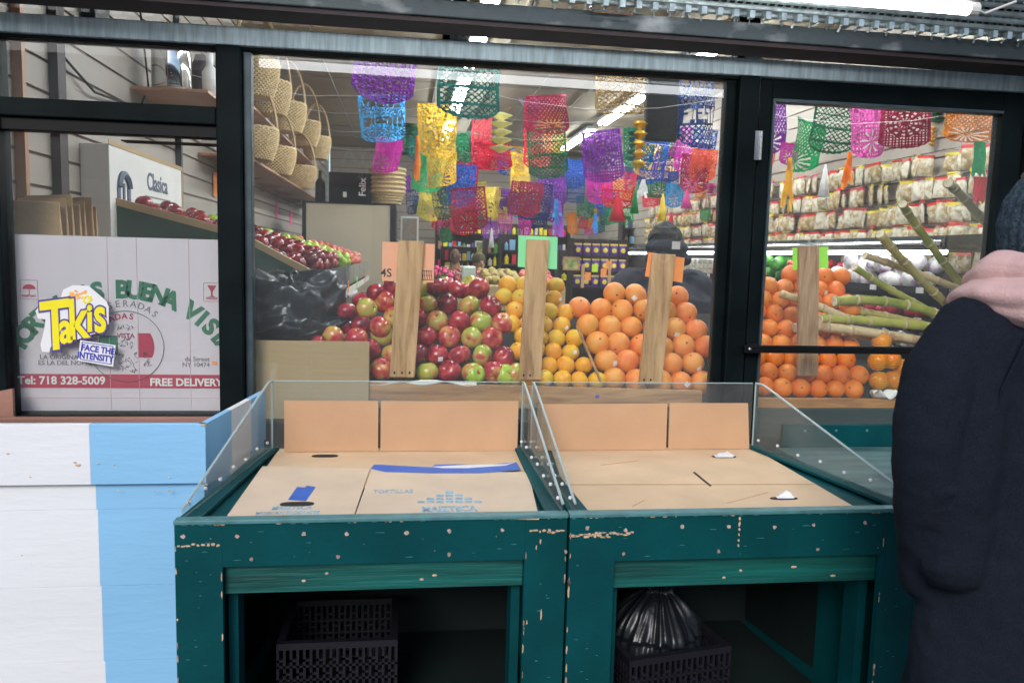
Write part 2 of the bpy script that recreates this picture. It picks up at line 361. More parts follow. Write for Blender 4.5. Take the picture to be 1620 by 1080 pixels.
M['pack_y'] = mat('yellow_header', (.85, .68, .03), .4, 0, .1); M['pack_fill'] = mat('snack_bag', (.4, .27, .1), .25, 0, .2, 26, .8, 35, col2=(.7, .64, .5), thr=(.35, .62), rnd=.3)
M['leaf'] = mat('greens', (.06, .25, .03), .5, 0, .5, 20, .5, 40, rnd=.3)
M['red_veg'] = mat('red_radish', (.6, .02, .05), .3, 0, .1, rnd=.2)
M['purple_bag'] = mat('purple_snack_bag', (.1, .03, .3), .3, 0, .2, 20, .5, 30); M['yellow_bag'] = mat('yellow_bag_print', (.9, .7, .05), .3, 0, .1)
M['cane'] = mat('sugar_cane', (.4, .39, .07), .45, 0, .2, 11, .2, 60, stretch=(1, 1, 1), col2=(.24, .27, .04), thr=(.42, .66), rnd=.3)
M['cane_old'] = mat('brown_cane', (.42, .34, .1), .5, 0, .2, 14, .3, 60, col2=(.16, .08, .035), thr=(.5, .64), rnd=.3)
M['cane_pale'] = mat('pale_cane', (.6, .46, .25), .6, 0, .2, 12, .2, 60, col2=(.4, .22, .12), thr=(.55, .66))
M['cane_ring'] = mat('cane_node', (.42, .33, .2), .7, 0, .2, 30); M['cane_cut'] = mat('cane_cut', (.7, .6, .45), .8, 0, .2, 40)
M['net'] = mat('yellow_net', (.85, .55, .05), .5)
M['greencloth'] = mat('green_felt', (.03, .085, .06), .9, 0, .1, 5)
M['clearbin'] = glassmat('clear_bin', (.9, .9, .9), 1.2, .05, .12)

# ================================================================ SETTING
MB().box(-8, 10, -4.2, 0.02, -.06, 0).build('pavement', M['pavement'])['kind'] = 'structure'
MB().box(-40, 40, -9.4, -4.2, -.2, -.14).build('road', M['asphalt'])['kind'] = 'structure'
MB().box(-60, 60, -60, -9.4, -.2, -.02).build('far_pavement', M['pavement'])['kind'] = 'structure'
MB().box(-1.56, 4.0, .06, 13, -.05, .002).build('floor', M['floor'])['kind'] = 'structure'
CZ = 3.5
cb = MB().box(-1.56, 4.0, .06, 13, CZ, CZ+.06)
cb.build('ceiling', M['ceil'])['kind'] = 'structure'
tb = MB()
for k in range(11): tb.box(-1.5, 3.95, .6+k*1.2-.012, .6+k*1.2+.012, CZ-.012, CZ-.004)
for k in range(10): tb.box(-1.5+k*.61-.012, -1.5+k*.61+.012, .1, 12.9, CZ-.02, CZ-.008)
props(tb.build('ceiling_grid', M['tee']), kind='structure')

def slat_panel(name, axis, pos, a0, a1, z0, z1, m, label, sgn, pitch=.15):
    b = MB(); z = z0; 
    if axis == 'x': b.box(*(sorted((pos, pos-sgn*.05))), a0, a1, z0, z1, 1)
    else: b.box(a0, a1, *(sorted((pos, pos-sgn*.05))), z0, z1, 1)
    while z < z1-.02:
        zt = min(z+pitch-.014, z1)
        if axis == 'x': b.box(*(sorted((pos+sgn*.012, pos-.001*sgn))), a0, a1, z, zt)
        else: b.box(a0, a1, *(sorted((pos+sgn*.012, pos-.001*sgn))), z, zt)
        z += pitch
    o = b.build(name, [m, M['groove']]); return props(o, label, 'wall')
slat_panel('slatwall', 'x', -1.5, .1, 12.9, .05, CZ-.03, M['slat'], 'cream slatwall panelling along the left side of the shop', 1, .13)
slat_panel('slatwall', 'x', 3.65, .1, 12.9, .05, CZ-.03, M['slat_r'], 'cream slatwall panelling behind the hanging bags on the right', -1, .13)
slat_panel('slatwall', 'y', 12.6, -1.44, 3.6, .05, CZ-.03, M['slat_r'], 'slatwall panelling across the far back of the shop', -1, .16)
# outside masonry around the shop front, never in shot from here but next to it
for nm, x0, x1, lb in (('brick_pier', -3.6, -1.62, 'dark rendered pier left of the shop front'), ('brick_pier', 2.62, 4.6, 'dark rendered pier right of the shop door')):
    props(MB().box(x0, x1, -.12, .3, 0, 3.4).build(nm, M['frame'], bev=.01), lb, 'wall')

# ================================================================ SHOP FRONT FRAME
sf = thing('storefront', 'black metal shop front with large panes behind the empty produce stands', 'shop front', (0, 0, 0))
def fr(b, x0, x1, z0, z1, y0=-.045, y1=.045): b.box(x0, x1, y0, y1, z0, z1)
b = MB(); fr(b, -1.62, 2.62, 2.212, 2.276, -.05, .05); b.build('head_rail', M['frame_worn_lit'], sf, bev=.004)
b = MB(); fr(b, -1.62, 1.268, 2.2, 2.211, -.03, .04); b.build('glazing_bead', M['frame'], sf, bev=.003)
for x0, x1, z0 in ((-1.62, -1.395, 0), (-.672, -.585, 0), (1.262, 1.342, 0), (2.505, 2.62, 0)):
    b = MB(); fr(b, x0, x1, 0, 2.2115, -.052, .052); b.build('mullion', M['frame'], sf, bev=.006)
b = MB(); fr(b, -.584, -.556, 0, 2.199, -.02, .03); b.build('glazing_bead', M['bead'], sf, bev=.003)
b = MB(); fr(b, 1.222, 1.2615, 0, 2.199, -.02, .03); b.build('glazing_bead', M['frame'], sf, bev=.003)
b = MB(); fr(b, -1.394, -.673, 1.935, 1.998, -.048, .048); b.build('transom_rail', M['frame'], sf, bev=.005)
b = MB(); fr(b, -1.394, -.673, 1.89, 1.9345, -.03, .03); b.build('glazing_bead', M['black'], sf, bev=.003)
b = MB(); fr(b, -1.0, -.673, 1.872, 1.867, -.03, .03); b.build('glazing_bead', M['black'], sf, bev=.003)
b = MB(); fr(b, -1.394, -.673, .1, .89, -.04, .04); b.build('bulkhead', M['frame'], sf, bev=.004)
b = MB(); fr(b, -.584, 1.2615, .1, .86, -.04, .04); b.build('bulkhead', M['frame'], sf, bev=.004)
for x in (.17, 1.30): b = MB(); fr(b, x-.045, x+.04, 2.2765, 2.62, -.03, .04); b.build('mullion', M['frame'], sf, bev=.003)
for x in (.17, 1.30):
    b = MB(); fr(b, x-.02, x+.045, 2.277, 2.303, -.045, -.032); b.ell((x, -.046, 2.29), .006, 8, 1); b.ell((x+.026, -.046, 2.29), .006, 8, 1)
    b.build('bracket', [M['grate'], M['steel']], sf)
for x0, x1, z0, z1 in ((-1.394, -.673, .89, 1.89), (-1.394, -.673, 1.999, 2.199), (-.555, 1.2215, .861, 2.199), (-1.6, .124, 2.277, 2.62), (.212, 1.254, 2.277, 2.62), (1.342, 2.6, 2.277, 2.62)):
    MB().box(x0, x1, -.003, .003, z0, z1).build('pane', M['glass'], sf)
b = MB(); fr(b, -1.62, 2.62, 2.62, 2.75); b.build('top_rail', M['frame'], sf, bev=.004)

# door
dr = thing('shop_door', 'black framed glass door with a push bar, right of the large window', 'door', (1.36, 0, 0))
for nm, x0, x1, z0, z1 in (('door_frame', 1.355, 1.405, .02, 2.208), ('door_frame', 2.39, 2.49, .02, 2.208), ('door_frame', 1.4055, 2.3895, 2.135, 2.208), ('door_frame', 1.4055, 2.3895, .02, .3)):
    b = MB(); fr(b, x0, x1, z0, z1, -.03, .03); b.build(nm, M['frame'], dr, bev=.004)
b = MB(); fr(b, 1.406, 2.389, 2.124, 2.1345, -.038, .02); fr(b, 1.406, 1.416, .3, 2.123, -.038, .02); b.build('glazing_bead', M['bead'], dr)
MB().box(1.4165, 2.389, -.003, .003, .301, 2.123).build('pane', M['glass'], dr)
b = MB(); b.box(1.33, 2.42, -.075, -.055, 1.145, 1.175); b.box(1.335, 2.42, -.079, -.0752, 1.156, 1.16); b.box(1.335, 2.42, -.079, -.0752, 1.165, 1.169)
b.box(1.35, 1.39, -.055, -.03, 1.14, 1.18); b.box(2.38, 2.42, -.055, -.03, 1.14, 1.18)
pb = b.build('push_bar', M['black'], dr, bev=.003)
MB().ell((1.35, -.078, 1.16), (.007, .004, .007), 10).build('bolt', M['steel'], pb)
for z in (1.95, .5):
    b = MB(); b.box(1.33, 1.36, -.06, -.053, z-.055, z+.055)
    for k in range(5): b.tube([(1.351, -.064, z-.055+.022*k), (1.351, -.064, z-.055+.022*k+.02)], .006, 8)
    b.build('hinge', M['steel'], dr)

# ---- rolling gate box above
rg = thing('rolling_gate', 'rolled up galvanised security gate above the shop window', 'security gate', (.5, -.25, 2.3))
b = MB(); b.hexa([(-1.7, -.26, 2.31), (2.9, -.26, 2.27), (2.9, -.2, 2.27), (-1.7, -.2, 2.31), (-1.7, -.26, 2.36), (2.9, -.26, 2.335), (2.9, -.2, 2.335), (-1.7, -.2, 2.36)])
b.build('bottom_bar', M['iron'], rg, bev=.004)
b = MB(); b.hexa([(-1.7, -.245, 2.295), (2.9, -.245, 2.254), (2.9, -.1, 2.254), (-1.7, -.1, 2.295), (-1.7, -.245, 2.309), (2.9, -.245, 2.269), (2.9, -.1, 2.269), (-1.7, -.1, 2.309)])
b.build('lower_flange', M['iron_dark'], rg)
b = MB(); zt = lambda x: 2.385-.012*(x+1.7)
n = 78
for i in range(n):
    x = -1.6+i*.058; t = random.uniform(-.012, .012); tl = .03 if i % 3 else .05
    b = MB(); b.tube([(x, -.24, zt(x)+.02), (x, -.292, zt(x)+.012), (x+t, -.27, zt(x)-tl*.35)], .0045, 6)
    b.box(x-.009, x+.009, -.31, -.285, zt(x)-.005, zt(x)+.02)
    b.build('hanging_pin', M['grate'], rg)
for k in range(3):
    b = MB(); z0 = k*.04; y0 = -.27-.035*k
    for i in range(150):
        x = -1.6+i*.0295; b.tube([(x, y0, zt(x)+.02+z0), (x+.012, y0-.02, zt(x)+.04+z0), (x+.02, y0-.015, zt(x)+.055+z0)], .0055, 5, cap=False)
    b.tube([(-1.7, y0, zt(-1.7)+.02+z0), (2.9, y0, zt(2.9)+.02+z0)], .012, 8); b.tube([(-1.7, y0-.02, zt(-1.7)+.035+z0), (2.9, y0-.02, zt(2.9)+.035+z0)], .010, 8)
    b.build('chain_row', M['grate'], rg)
MB().tube([(-1.7, -.2, 2.56), (2.9, -.2, 2.53)], .13, 20).build('roller', M['iron_dark'], rg, smooth=True)
b = MB(); b.tube([(.62, -.262, 2.355), (.62, -.29, 2.352), (.62, -.3, 2.335)], .004); b.tube([(.62, -.3, 2.335), (.76, -.3, 2.333)], .005); b.tube([(.76, -.3, 2.333), (.76, -.262, 2.35)], .004)
b.build('pull_handle', M['steel'], rg)
props(MB().box(-1.8, 3, -1.1, .3, 2.78, 2.84).build('canopy', M['iron_dark']), 'dark soffit of the shop canopy above the gate', 'canopy')
# outside fluorescent tube
a, c = Vector((-.65, -.7, 2.318)), Vector((1.71, -.7, 2.295))
tl = thing('tube_light', 'lit fluorescent tube fixed outside under the canopy at the top right', 'light', (.6, -.7, 2.31))
MB().tube([a, c], .019, 12).build('tube', mat('outside_tube', (.9, .95, 1), .5, emit=(.93, .97, 1), es=9), tl, smooth=True)
MB().tube([a+Vector((-.03, 0, 0)), a], .021, 12).build('end_cap', M['fixture'], tl); MB().tube([c, c+Vector((.03, 0, 0))], .021, 12).build('end_cap', M['fixture'], tl)
b = MB(); b.hexa([a+Vector((-.05, -.03, .03)), c+Vector((.05, -.03, .03)), c+Vector((.05, .03, .03)), a+Vector((-.05, .03, .03)), a+Vector((-.05, -.03, .07)), c+Vector((.05, -.03, .07)), c+Vector((.05, .03, .07)), a+Vector((-.05, .03, .07))])
b.build('housing', M['fixture'], tl, bev=.005)
b = MB(); b.tube([c+Vector((.03, 0, 0)), c+Vector((.08, .03, .0)), c+Vector((.2, .05, .05))], .004); b.build('cable', M['fixture'], tl)
for x_ in (-.6, 1.3): MB().tube([(x_, -.7, 2.38), (x_, -.7, 2.78)], .008, 8).build('hanger', M['steel'], tl)

# ceiling lights inside
LP = [(.62, 1.4), (.62, 4.2), (.62, 7.0), (.62, 9.8), (2.75, 1.6), (2.75, 4.4), (2.75, 7.2), (2.75, 10)]
lb = ['nearest the large window', 'second from the large window', 'third from the large window', 'farthest over the middle aisle', 'nearest the door', 'second from the door', 'third from the door', 'farthest over the right aisle']
for (x, y), l in zip(LP, lb):
    t = thing('ceiling_light', 'lit fluorescent ceiling batten '+l, 'ceiling light', (x, y, CZ-.1), 'fluorescent battens on the shop ceiling')
    MB().box(x-.08, x+.08, y-1.1, y+1.1, CZ-.08, CZ-.03).build('housing', M['fixture'], t, bev=.005)
    for s in (-.04, .04): MB().tube([(x+s, y-1.08, CZ-.1), (x+s, y+1.08, CZ-.1)], .019, 8).build('tube', M['tube'], t, smooth=True)

# ================================================================ GREEN STANDS
FY = -1.2; TZ = .872
def stand(name, label, xl, xr, xlb, xrb, op, seed):
    """xl,xr front x range; xlb,xrb back x range; op = opening (x0,x1,z top, z drawer bottom)"""
    rnd = random.Random(seed)
    t = thing(name, label, 'produce stand', ((xl+xr)/2, -.85, 0), 'green wooden produce stands on the pavement')
    BY = -.48; o0, o1, oz, dz = op
    b = MB(); b.box(xl, o0, FY, FY+.02, .02, TZ-.003); b.box(o1, xr, FY, FY+.02, .02, TZ-.003); b.box(o0+.0002, o1-.0002, FY+.0004, FY+.0196, oz, TZ-.003)
    # chips, proud of the face
    def chip(x, z, w, h, mi=1):
        k = 9; pts = [(x+w*math.cos(2*math.pi*i/k)*rnd.uniform(.5, 1.1), FY-.0012, z+h*math.sin(2*math.pi*i/k)*rnd.uniform(.5, 1.1)) for i in range(k)]
        b.prism(pts, .002, (0, 1, 0), mi)
    xs = [xl+.03+i*(xr-xl-.06)/7 for i in range(8)]
    for x in xs: chip(x+rnd.uniform(-.015, .015), TZ-.032+rnd.uniform(-.004, .004), .006, .006, 2)
    for x in xs[1::2]: chip(x+rnd.uniform(-.03, .03), oz+.018, .005, .006, 3)
    ex = xl if seed == 1 else xl; 
    for i in range(9): chip(ex+.008+i*.011, TZ-.048+rnd.uniform(-.005, .003), rnd.uniform(.004, .011), rnd.uniform(.002, .005))
    if seed == 1:
        for i in range(8): chip(xr-.012-i*.011, TZ-.034+rnd.uniform(-.004, .004), rnd.uniform(.003, .009), rnd.uniform(.002, .004))
        chip(xr-.065, TZ-.06, .002, .008); chip(xr-.075, TZ-.075, .002, .007); chip(o1+.01, oz-.16, .002, .008); chip(o1+.045, oz-.14, .0025, .015)
    else:
        for i in range(14): chip(xl+.04+i*.009, TZ-.044+rnd.uniform(-.004, .003), rnd.uniform(.004, .009), rnd.uniform(.002, .004))
        xm = xl+(xr-xl)*.47
        for i in range(6): chip(xm, TZ-.012-i*.014, .003, .007 if i < 2 else .004)
    for i in range(16): chip(rnd.choice([rnd.uniform(xl+.02, o0-.02), rnd.uniform(o1+.02, xr-.02)]), rnd.uniform(.45, oz), rnd.uniform(.001, .006), rnd.uniform(.0004, .001), 4)
    for i in range(26): chip(rnd.choice([xl+.002, xl+.003, xr-.002, o0-.002, o1+.002, o1+.003]), rnd.uniform(.3, TZ-.03), rnd.uniform(.001, .003), rnd.uniform(.003, .016), rnd.choice([1, 3]))
    for i in range(6): chip(rnd.uniform(xl, xr), rnd.uniform(oz+.01, TZ-.02), rnd.uniform(.0006, .0025), rnd.uniform(.0006, .0013), rnd.choice([3, 3, 3, 4, 4]))
    for i in range(14): chip(rnd.uniform(xl+.02, xr-.02), rnd.uniform(oz+.01, TZ-.02), rnd.uniform(.002, .014), rnd.uniform(.0004, .0008), 4)
    for i in range(30): chip(rnd.uniform(xl, xr), TZ-.0035, rnd.uniform(.002, .010), rnd.uniform(.0006, .002), rnd.choice([1, 4, 4]))
    b.build('front_board', [M['green'], M['bare'], M['screw'], M['dirt_veil'], M['scratch']], t)
    b = MB(); b.box(o0+.001, o1-.001, FY+.021, FY+.045, dz, oz+.03)
    for i in range(4): b.ell((rnd.uniform(o0+.1, o1-.1), FY+.0205, dz+rnd.uniform(.004, .05)), (rnd.uniform(.004, .009), .001, .003), 8, 1)
    b.build('rail', [M['green2'], M['bare']], t, bev=.002)
    # sides, back, shelf
    for xf, xb, s in ((xl, xlb-.05, 1), (xr, xrb+.05, -1)):
        MB().hexa([(xf, FY+.021, .02), (xf+.02*s, FY+.021, .02), (xb+.02*s, BY, .02), (xb, BY, .02), (xf, FY+.021, TZ-.004), (xf+.02*s, FY+.021, TZ-.004), (xb+.02*s, BY, TZ-.004), (xb, BY, TZ-.004)]).build('side_board', M['green'], t)
    MB().box(xlb-.03, xrb+.03, BY-.02, BY, .02, TZ-.02).build('back_board', M['green_shade'], t)
    MB().hexa([(o0-.02, FY+.05, .24), (o1+.02, FY+.05, .24), (xrb, BY-.03, .24), (xlb, BY-.03, .24), (o0-.02, FY+.05, .255), (o1+.02, FY+.05, .255), (xrb, BY-.03, .255), (xlb, BY-.03, .255)]).build('lower_shelf', M['green_shade'], t)
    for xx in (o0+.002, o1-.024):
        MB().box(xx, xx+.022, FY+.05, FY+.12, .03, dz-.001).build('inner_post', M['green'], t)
    for xf, xb, s_ in ((xl+.024, xlb-.026, 1), (xr-.024, xrb+.026, -1)): MB().hexa([(xf, FY+.124, .26), (xf+.004*s_, FY+.124, .26), (xb+.004*s_, BY-.03, .26), (xb, BY-.03, .26), (xf, FY+.124, TZ-.04), (xf+.004*s_, FY+.124, TZ-.04), (xb+.004*s_, BY-.03, TZ-.04), (xb, BY-.03, TZ-.04)]).build('shade_lining', M['green_shade'], t)  # added dark panels that lay the inner shade over the sides
    # bed and rim
    MB().hexa([(xl+.022, FY+.03, TZ-.03), (xr-.022, FY+.03, TZ-.03), (xrb, BY-.022, TZ-.03), (xlb, BY-.022, TZ-.03), (xl+.022, FY+.03, TZ-.012), (xr-.022, FY+.03, TZ-.012), (xrb, BY-.022, TZ-.012), (xlb, BY-.022, TZ-.012)]).build('bed', M['green'], t)
    b = MB(); b.box(xl-.002, xr+.002, FY-.004, FY+.028, TZ-.002, TZ+.008); b.build('front_rim', M['rim'], t, bev=.002)
    for xf, xb, s in ((xl+.002, xlb-.03, 1), (xr-.002, xrb+.03, -1)):
        b = MB(); w = .05*s; b.hexa([(xf, FY+.029, TZ-.004), (xf+w, FY+.029, TZ-.004), (xb+w*.8, BY, TZ-.004), (xb, BY, TZ-.004), (xf, FY+.029, TZ+.006), (xf+w, FY+.029, TZ+.006), (xb+w*.8, BY, TZ+.006), (xb, BY, TZ+.006)])
        b.build('side_rim', M['green'], t, bev=.002)
    # acrylic guards
    for xf, xb, nm in ((xl+.012, xlb-.008, 'side_guard'), (xr-.012, xrb+.008, 'side_guard')):
        pts = [(xf, FY+.03, TZ+.007), (xb, BY-.03, TZ+.007), (xb, BY-.03, 1.092), (xb+(xf-xb)*.04, BY-.07, 1.094), (xb+(xf-xb)*.10, BY-.11, 1.083), (xf, FY+.015, TZ+.028)]
        g = MB().prism(pts, .005, (1, 0, 0)).build(nm, M['acrylic'], t)
        e = [Vector(p)+Vector((.0025, 0, .001)) for p in pts[2:]]
        MB().tube(e, .0036, 6).build('polished_edge', M['acrylic_edge'], g)
        MB().tube([Vector(pts[1])+Vector((.0025, 0, 0)), Vector(pts[2])+Vector((.0025, 0, 0))], .0028, 6).build('polished_edge', M['acrylic_edge'], g)
        for k in range(7):
            sb = MB(); u = .08+k*.14; sb.ell((xf+(xb-xf)*u-.001, FY+(BY-FY)*u, TZ+.03+.006*(k % 2)), (.005, .006, .005), 8)
            sb.build('screw', M['sticker'], g)
    g = MB().box(xlb-.002, xrb+.002, BY-.03, BY-.025, TZ+.007, 1.093).build('back_guard', M['acrylic'], t)
    MB().tube([(xlb, BY-.0275, 1.093), (xrb, BY-.0275, 1.093)], .0016, 5).build('polished_edge', M['acrylic_edge'], g)
    return t
stand('produce_stand', 'empty dark green wooden stand beside the blue and white bin', -.518, .398, -.405, .372, (-.413, .295, .767, .694), 1)
stand('produce_stand', 'empty dark green wooden stand on the right, next to the person in navy', .405, 1.33, .42, 1.172, (.52, 1.232, .757, .68), 2)

# cardboard lining
def flat(name, px, z, th, m, label, cat='cardboard sheet', extra=None, mats=None):
    q = [PZ(x, y, z) for x, y in px]
    t = thing(name, label, cat, (sum((v.x for v in q))/4, sum((v.y for v in q))/4, z))
    b = MB(); b.slab(q, th)
    b.build('sheet', m, t); return t
# left stand
c1 = flat('cardboard_sheet', [(442, 709), (400, 770), (850, 772), (818, 708)][::1], .867, .004, M['card_in'], 'plain tan cardboard lying at the back of the left green stand bed')
c2 = flat('cardboard_sheet', [(358, 817), (559, 817), (585, 741), (415, 737)], .872, .004, M['card_pale'], 'pale printed cardboard flap with a short blue tape patch, left stand')
c3 = flat('cardboard_sheet', [(561, 817), (853, 819), (836, 747), (588, 742)], .872, .004, M['card_pale'], 'pale cardboard with long blue tape along its back edge and a pyramid print, left stand')
z9 = .8727
def slot(t, cx, cy, w, h, z, m, name='hand_slot'):
    c = PZ(cx, cy, z); e = PZ(cx+w, cy, z); r = (e-c).length; r2 = abs(PZ(cx, cy+h, z).y-c.y)
    b = MB(); pts = []
    for k in range(18):
        a = 2*math.pi*k/18; pts.append((c.x+math.copysign(abs(math.cos(a))**.6, math.cos(a))*r, c.y+math.copysign(abs(math.sin(a))**.8, math.sin(a))*r2, z))
    b.prism(pts, .0008, (0, 0, 1)); return b.build(name, m, t)
slot(c1, 514, 721, 21, 2.2, .8674, M['cut']); slot(c2, 470, 797, 27, 3.5, .8726, M['cut'])
def tapestrip(t, pts, z, name='blue_tape'):
    q = [PZ(x, y, z) for x, y in pts]; MB().prism(q, .0009, (0, 0, 1)).build(name, M['tape'], t)
tapestrip(c2, [(456, 790), (484, 792), (499, 770), (486, 768), (482, 771), (470, 770)], z9)
tapestrip(c3, [(586, 741), (592, 735), (604, 735), (660, 738), (683, 739), (688, 735), (720, 734), (770, 735), (817, 731), (824, 743), (760, 748), (680, 748), (610, 746)], z9)
tapeb = MB(); q = [PZ(x, y, z9+.001) for x, y in [(684, 738), (740, 735), (800, 734), (815, 731), (800, 736), (740, 740), (700, 740)]]; tapeb.prism(q, .0008, (0, 0, 1)).build('tape_backing', M['sticker'], c3)
def flattext(t, txt, cx, cy, hpx, m, z=z9, bold=0, ang=0):
    c = PZ(cx, cy, z); sc = (c-CL).length/F*hpx*1.35
    Mx = Matrix.Translation(c) @ Matrix.Rotation(ang, 4, 'Z') @ Matrix.Diagonal((1, 2.0, 1, 1))
    MB().text(txt, sc, Mx, .0003, 0, bold).build('printed_text', m, t)
flattext(c3, 'MAIZTECA', 711, 805, 13, M['print_blue'], bold=.0012); flattext(c3, 'TORTILLAS', 622, 777, 9, M['print_blue'], bold=.0005)
flattext(c2, 'MAIZTECA', 462, 803, 9, M['print_blue'], bold=.0005); flattext(c2, 'MEXICAN PRODUCTS', 455, 811, 7, M['print_blue'], bold=.0005)
b = MB()
for row in range(4):
    for k in range(7-row*2 if row < 3 else 1):
        w = 15; x = 711+(k-(6-row*2)/2)*w if row < 3 else 711; y = 795-row*5
        q = [PZ(x-6, y, z9), PZ(x+6, y, z9), PZ(x+6, y-3.2, z9), PZ(x-6, y-3.2, z9)]; b.prism(q, .0005, (0, 0, 1))
b.build('pyramid_print', M['print_blue'], c3)
t = thing('cardboard_strip', 'upright tan cardboard strip against the back guard of the left stand', 'cardboard strip', (0, -.5, .88))
for x0, x1 in ((450, 598), (602, 818)):
    a0, a1 = P(x0, 708, -.518), P(x1, 712, -.518); MB().box(a0.x, a1.x, -.522, -.518, .870, 1.032).build('panel', M['card'], t)
# right stand
c4 = flat('cardboard_sheet', [(908, 817), (1362, 807), (1188, 706), (872, 709)], .867, .004, M['card_in'], 'large tan cardboard sheet covering the bed of the right green stand')
for k_, q_ in enumerate(([(950, 735), (1010, 728), (1011, 728.6), (951, 735.7)], [(1150, 795), (1215, 778), (1216, 778.6), (1151, 795.8)], [(1000, 800), (1020, 790), (1021, 790.6), (1001, 800.8)])): MB().prism([PZ(x, y, .8673) for x, y in q_], .0004, (0, 0, 1)).build('crease', M['card'], c4)
slot(c4, 1145, 722, 19, 2, .8674, M['cut']); slot(c4, 1240, 788, 22, 2.2, .8674, M['cut'])
def torn(t, cx, cy, w):
    b = MB(); c = PZ(cx, cy, .8685); pts = []
    for k in range(9): a = k/8; pts.append(PZ(cx-w+2*w*a, cy-2-random.uniform(1, 7)*(1-abs(2*a-1)), .8685))
    pts += [PZ(cx+w*.8, cy+1, .8685), PZ(cx-w*.8, cy+1, .8685)]
    for v in pts[2:7]: v.z += .006
    b.prism(pts, .0006, (0, 0, 1)).build('torn_tape', M['sticker'], t)
torn(c4, 1146, 722, 17); torn(c4, 1243, 787, 16)
q = [PZ(1096, 747, .8674), PZ(1099, 746, .8674), PZ(1126, 768, .8674), PZ(1123, 769, .8674)]; MB().prism(q, .0006, (0, 0, 1)).build('cut_slit', M['cut'], c4)
q = [PZ(892, 765.5, .8674), PZ(1290, 765, .8674), PZ(1291, 766.2, .8674), PZ(892, 766.7, .8674)]; MB().prism(q, .0004, (0, 0, 1)).build('fold_crease', M['card'], c4)
t = thing('cardboard_strip', 'upright pinkish tan cardboard strip at the back of the right stand', 'cardboard strip', (.8, -.5, .88))
MB().hexa([(.432, -.53, .870), (.872, -.525, .870), (.872, -.521, .870), (.432, -.526, .870), (.432, -.52, 1.022), (.872, -.518, 1.024), (.872, -.514, 1.024), (.432, -.516, 1.022)]).build('panel', M['card'], t)
MB().hexa([(.88, -.525, .870), (1.168, -.52, .870), (1.168, -.516, .870), (.88, -.521, .870), (.88, -.518, 1.026), (1.155, -.518, 1.026), (1.155, -.514, 1.026), (.88, -.514, 1.026)]).build('panel', M['card'], t)

# crates under stands
def crate(label, x0, x1, y0, y1, z0, z1):
    t = thing('plastic_crate', label, 'crate', ((x0+x1)/2, (y0+y1)/2, z0))
    def wall(name, A, U, n):
        b = MB(); L = U.length; u = U.normalized(); up = Vector((0, 0, 1)); d = n*.012; H_ = z1-z0
        def bar(s0, s1, t0, t1, th=1): 
            p = [A+u*s0+up*t0, A+u*s1+up*t0, A+u*s1+up*t1, A+u*s0+up*t1]; b.hexa([q for q in (p[0], p[1], p[1]+d*th, p[0]+d*th)]+[q for q in (p[3], p[2], p[2]+d*th, p[3]+d*th)])
        bar(0, L, H_-.018, H_, 1.6); bar(0, L, 0, .02)
        rows = 5; rh = (H_-.03)/rows
        for r in range(1, rows): bar(0, L, r*rh, r*rh+.006, 1.3)
        n_ = int(L/.017)
        for k in range(n_+1):
            s = k*(L-.007)/n_; bar(s, s+.007, .02, H_-.018, .8)
        for r in range(rows):
            for k in range(n_):
                if (k+r) % 2 == 0: s = k*(L-.007)/n_; bar(s, s+(L-.007)/n_, r*rh+rh*.45, r*rh+rh*.62, .7)
        b.build(name, M['crate'], t)
    wall('side_wall', Vector((x0, y0, z0)), Vector((x1-x0, 0, 0)), Vector((0, 1, 0))); wall('side_wall', Vector((x0, y1, z0)), Vector((x1-x0, 0, 0)), Vector((0, -1, 0)))
    wall('side_wall', Vector((x0, y0+.02, z0)), Vector((0, y1-y0-.04, 0)), Vector((1, 0, 0))); wall('side_wall', Vector((x1, y0+.02, z0)), Vector((0, y1-y0-.04, 0)), Vector((-1, 0, 0)))
    MB().box(x0+.013, x1-.013, y0+.013, y1-.013, z0, z0+.01).build('bottom', M['crate'], t)
    return t
crate('black plastic crate alone on the shelf of the left green stand', -.325, -.01, -1.0, -.72, .2565, .475)
crate('black plastic crate holding the garbage bag under the right stand', .56, .87, -1.1, -.78, .2565, .455).rotation_euler = (0, 0, R_(11))
bt = thing('garbage_bag', 'shiny black garbage bag tied at the top, bulging out of the crate', 'garbage bag', (.68, -.95, .3))
def bagshape(cx, cy, z0, prof, n=72, pleats=15, amp=.07, sx=1, sy=1, seed=0):
    b = MB()
    def mod(th, z):
        k = min(1, max(0, (z-.1)/.25)); return 1+amp*(.35+k*1.4)*math.sin(pleats*th+2*math.sin(3*th+seed)+z*6)+.05*noise.noise(Vector((math.cos(th)*2, math.sin(th)*2, z*9+seed)))
    b.lathe(prof, n, (cx, cy, z0), 0, sx, sy, mod); return b
b = MB()
def gb(u, v):
    a = u*2*math.pi; z = v*.4
    if v < .72: t_ = v/.72; r = .155*(math.sin(math.pi*(.12+.83*t_))**.6)*(1-.25*t_)
    else: t_ = (v-.72)/.28; r = .032+.075*t_**1.5
    pl = sum(noise.noise(Vector((math.cos(a)*q, math.sin(a)*q, 3.1*q+.6*v)))*w for q, w in ((2.2, .30), (5, .22), (9, .13)))
    k = .3+1.3*min(1, max(0, (v-.15)/.5)); r *= 1+pl*k*.75
    r += .012*noise.noise(Vector((math.cos(a)*3, math.sin(a)*3, v*9)))
    r *= .8+.2*min(1, v/.45)
    return Vector((.705+r*math.cos(a)*1.05+.03*v, -.935+r*math.sin(a)*(.88 if v < .45 else 1), .275+z+.012*math.sin(3*a)*max(0, v-.85)*6))
b.grid(gb, 160, 60)
b.build('bag', M['bag'], bt, smooth=True)

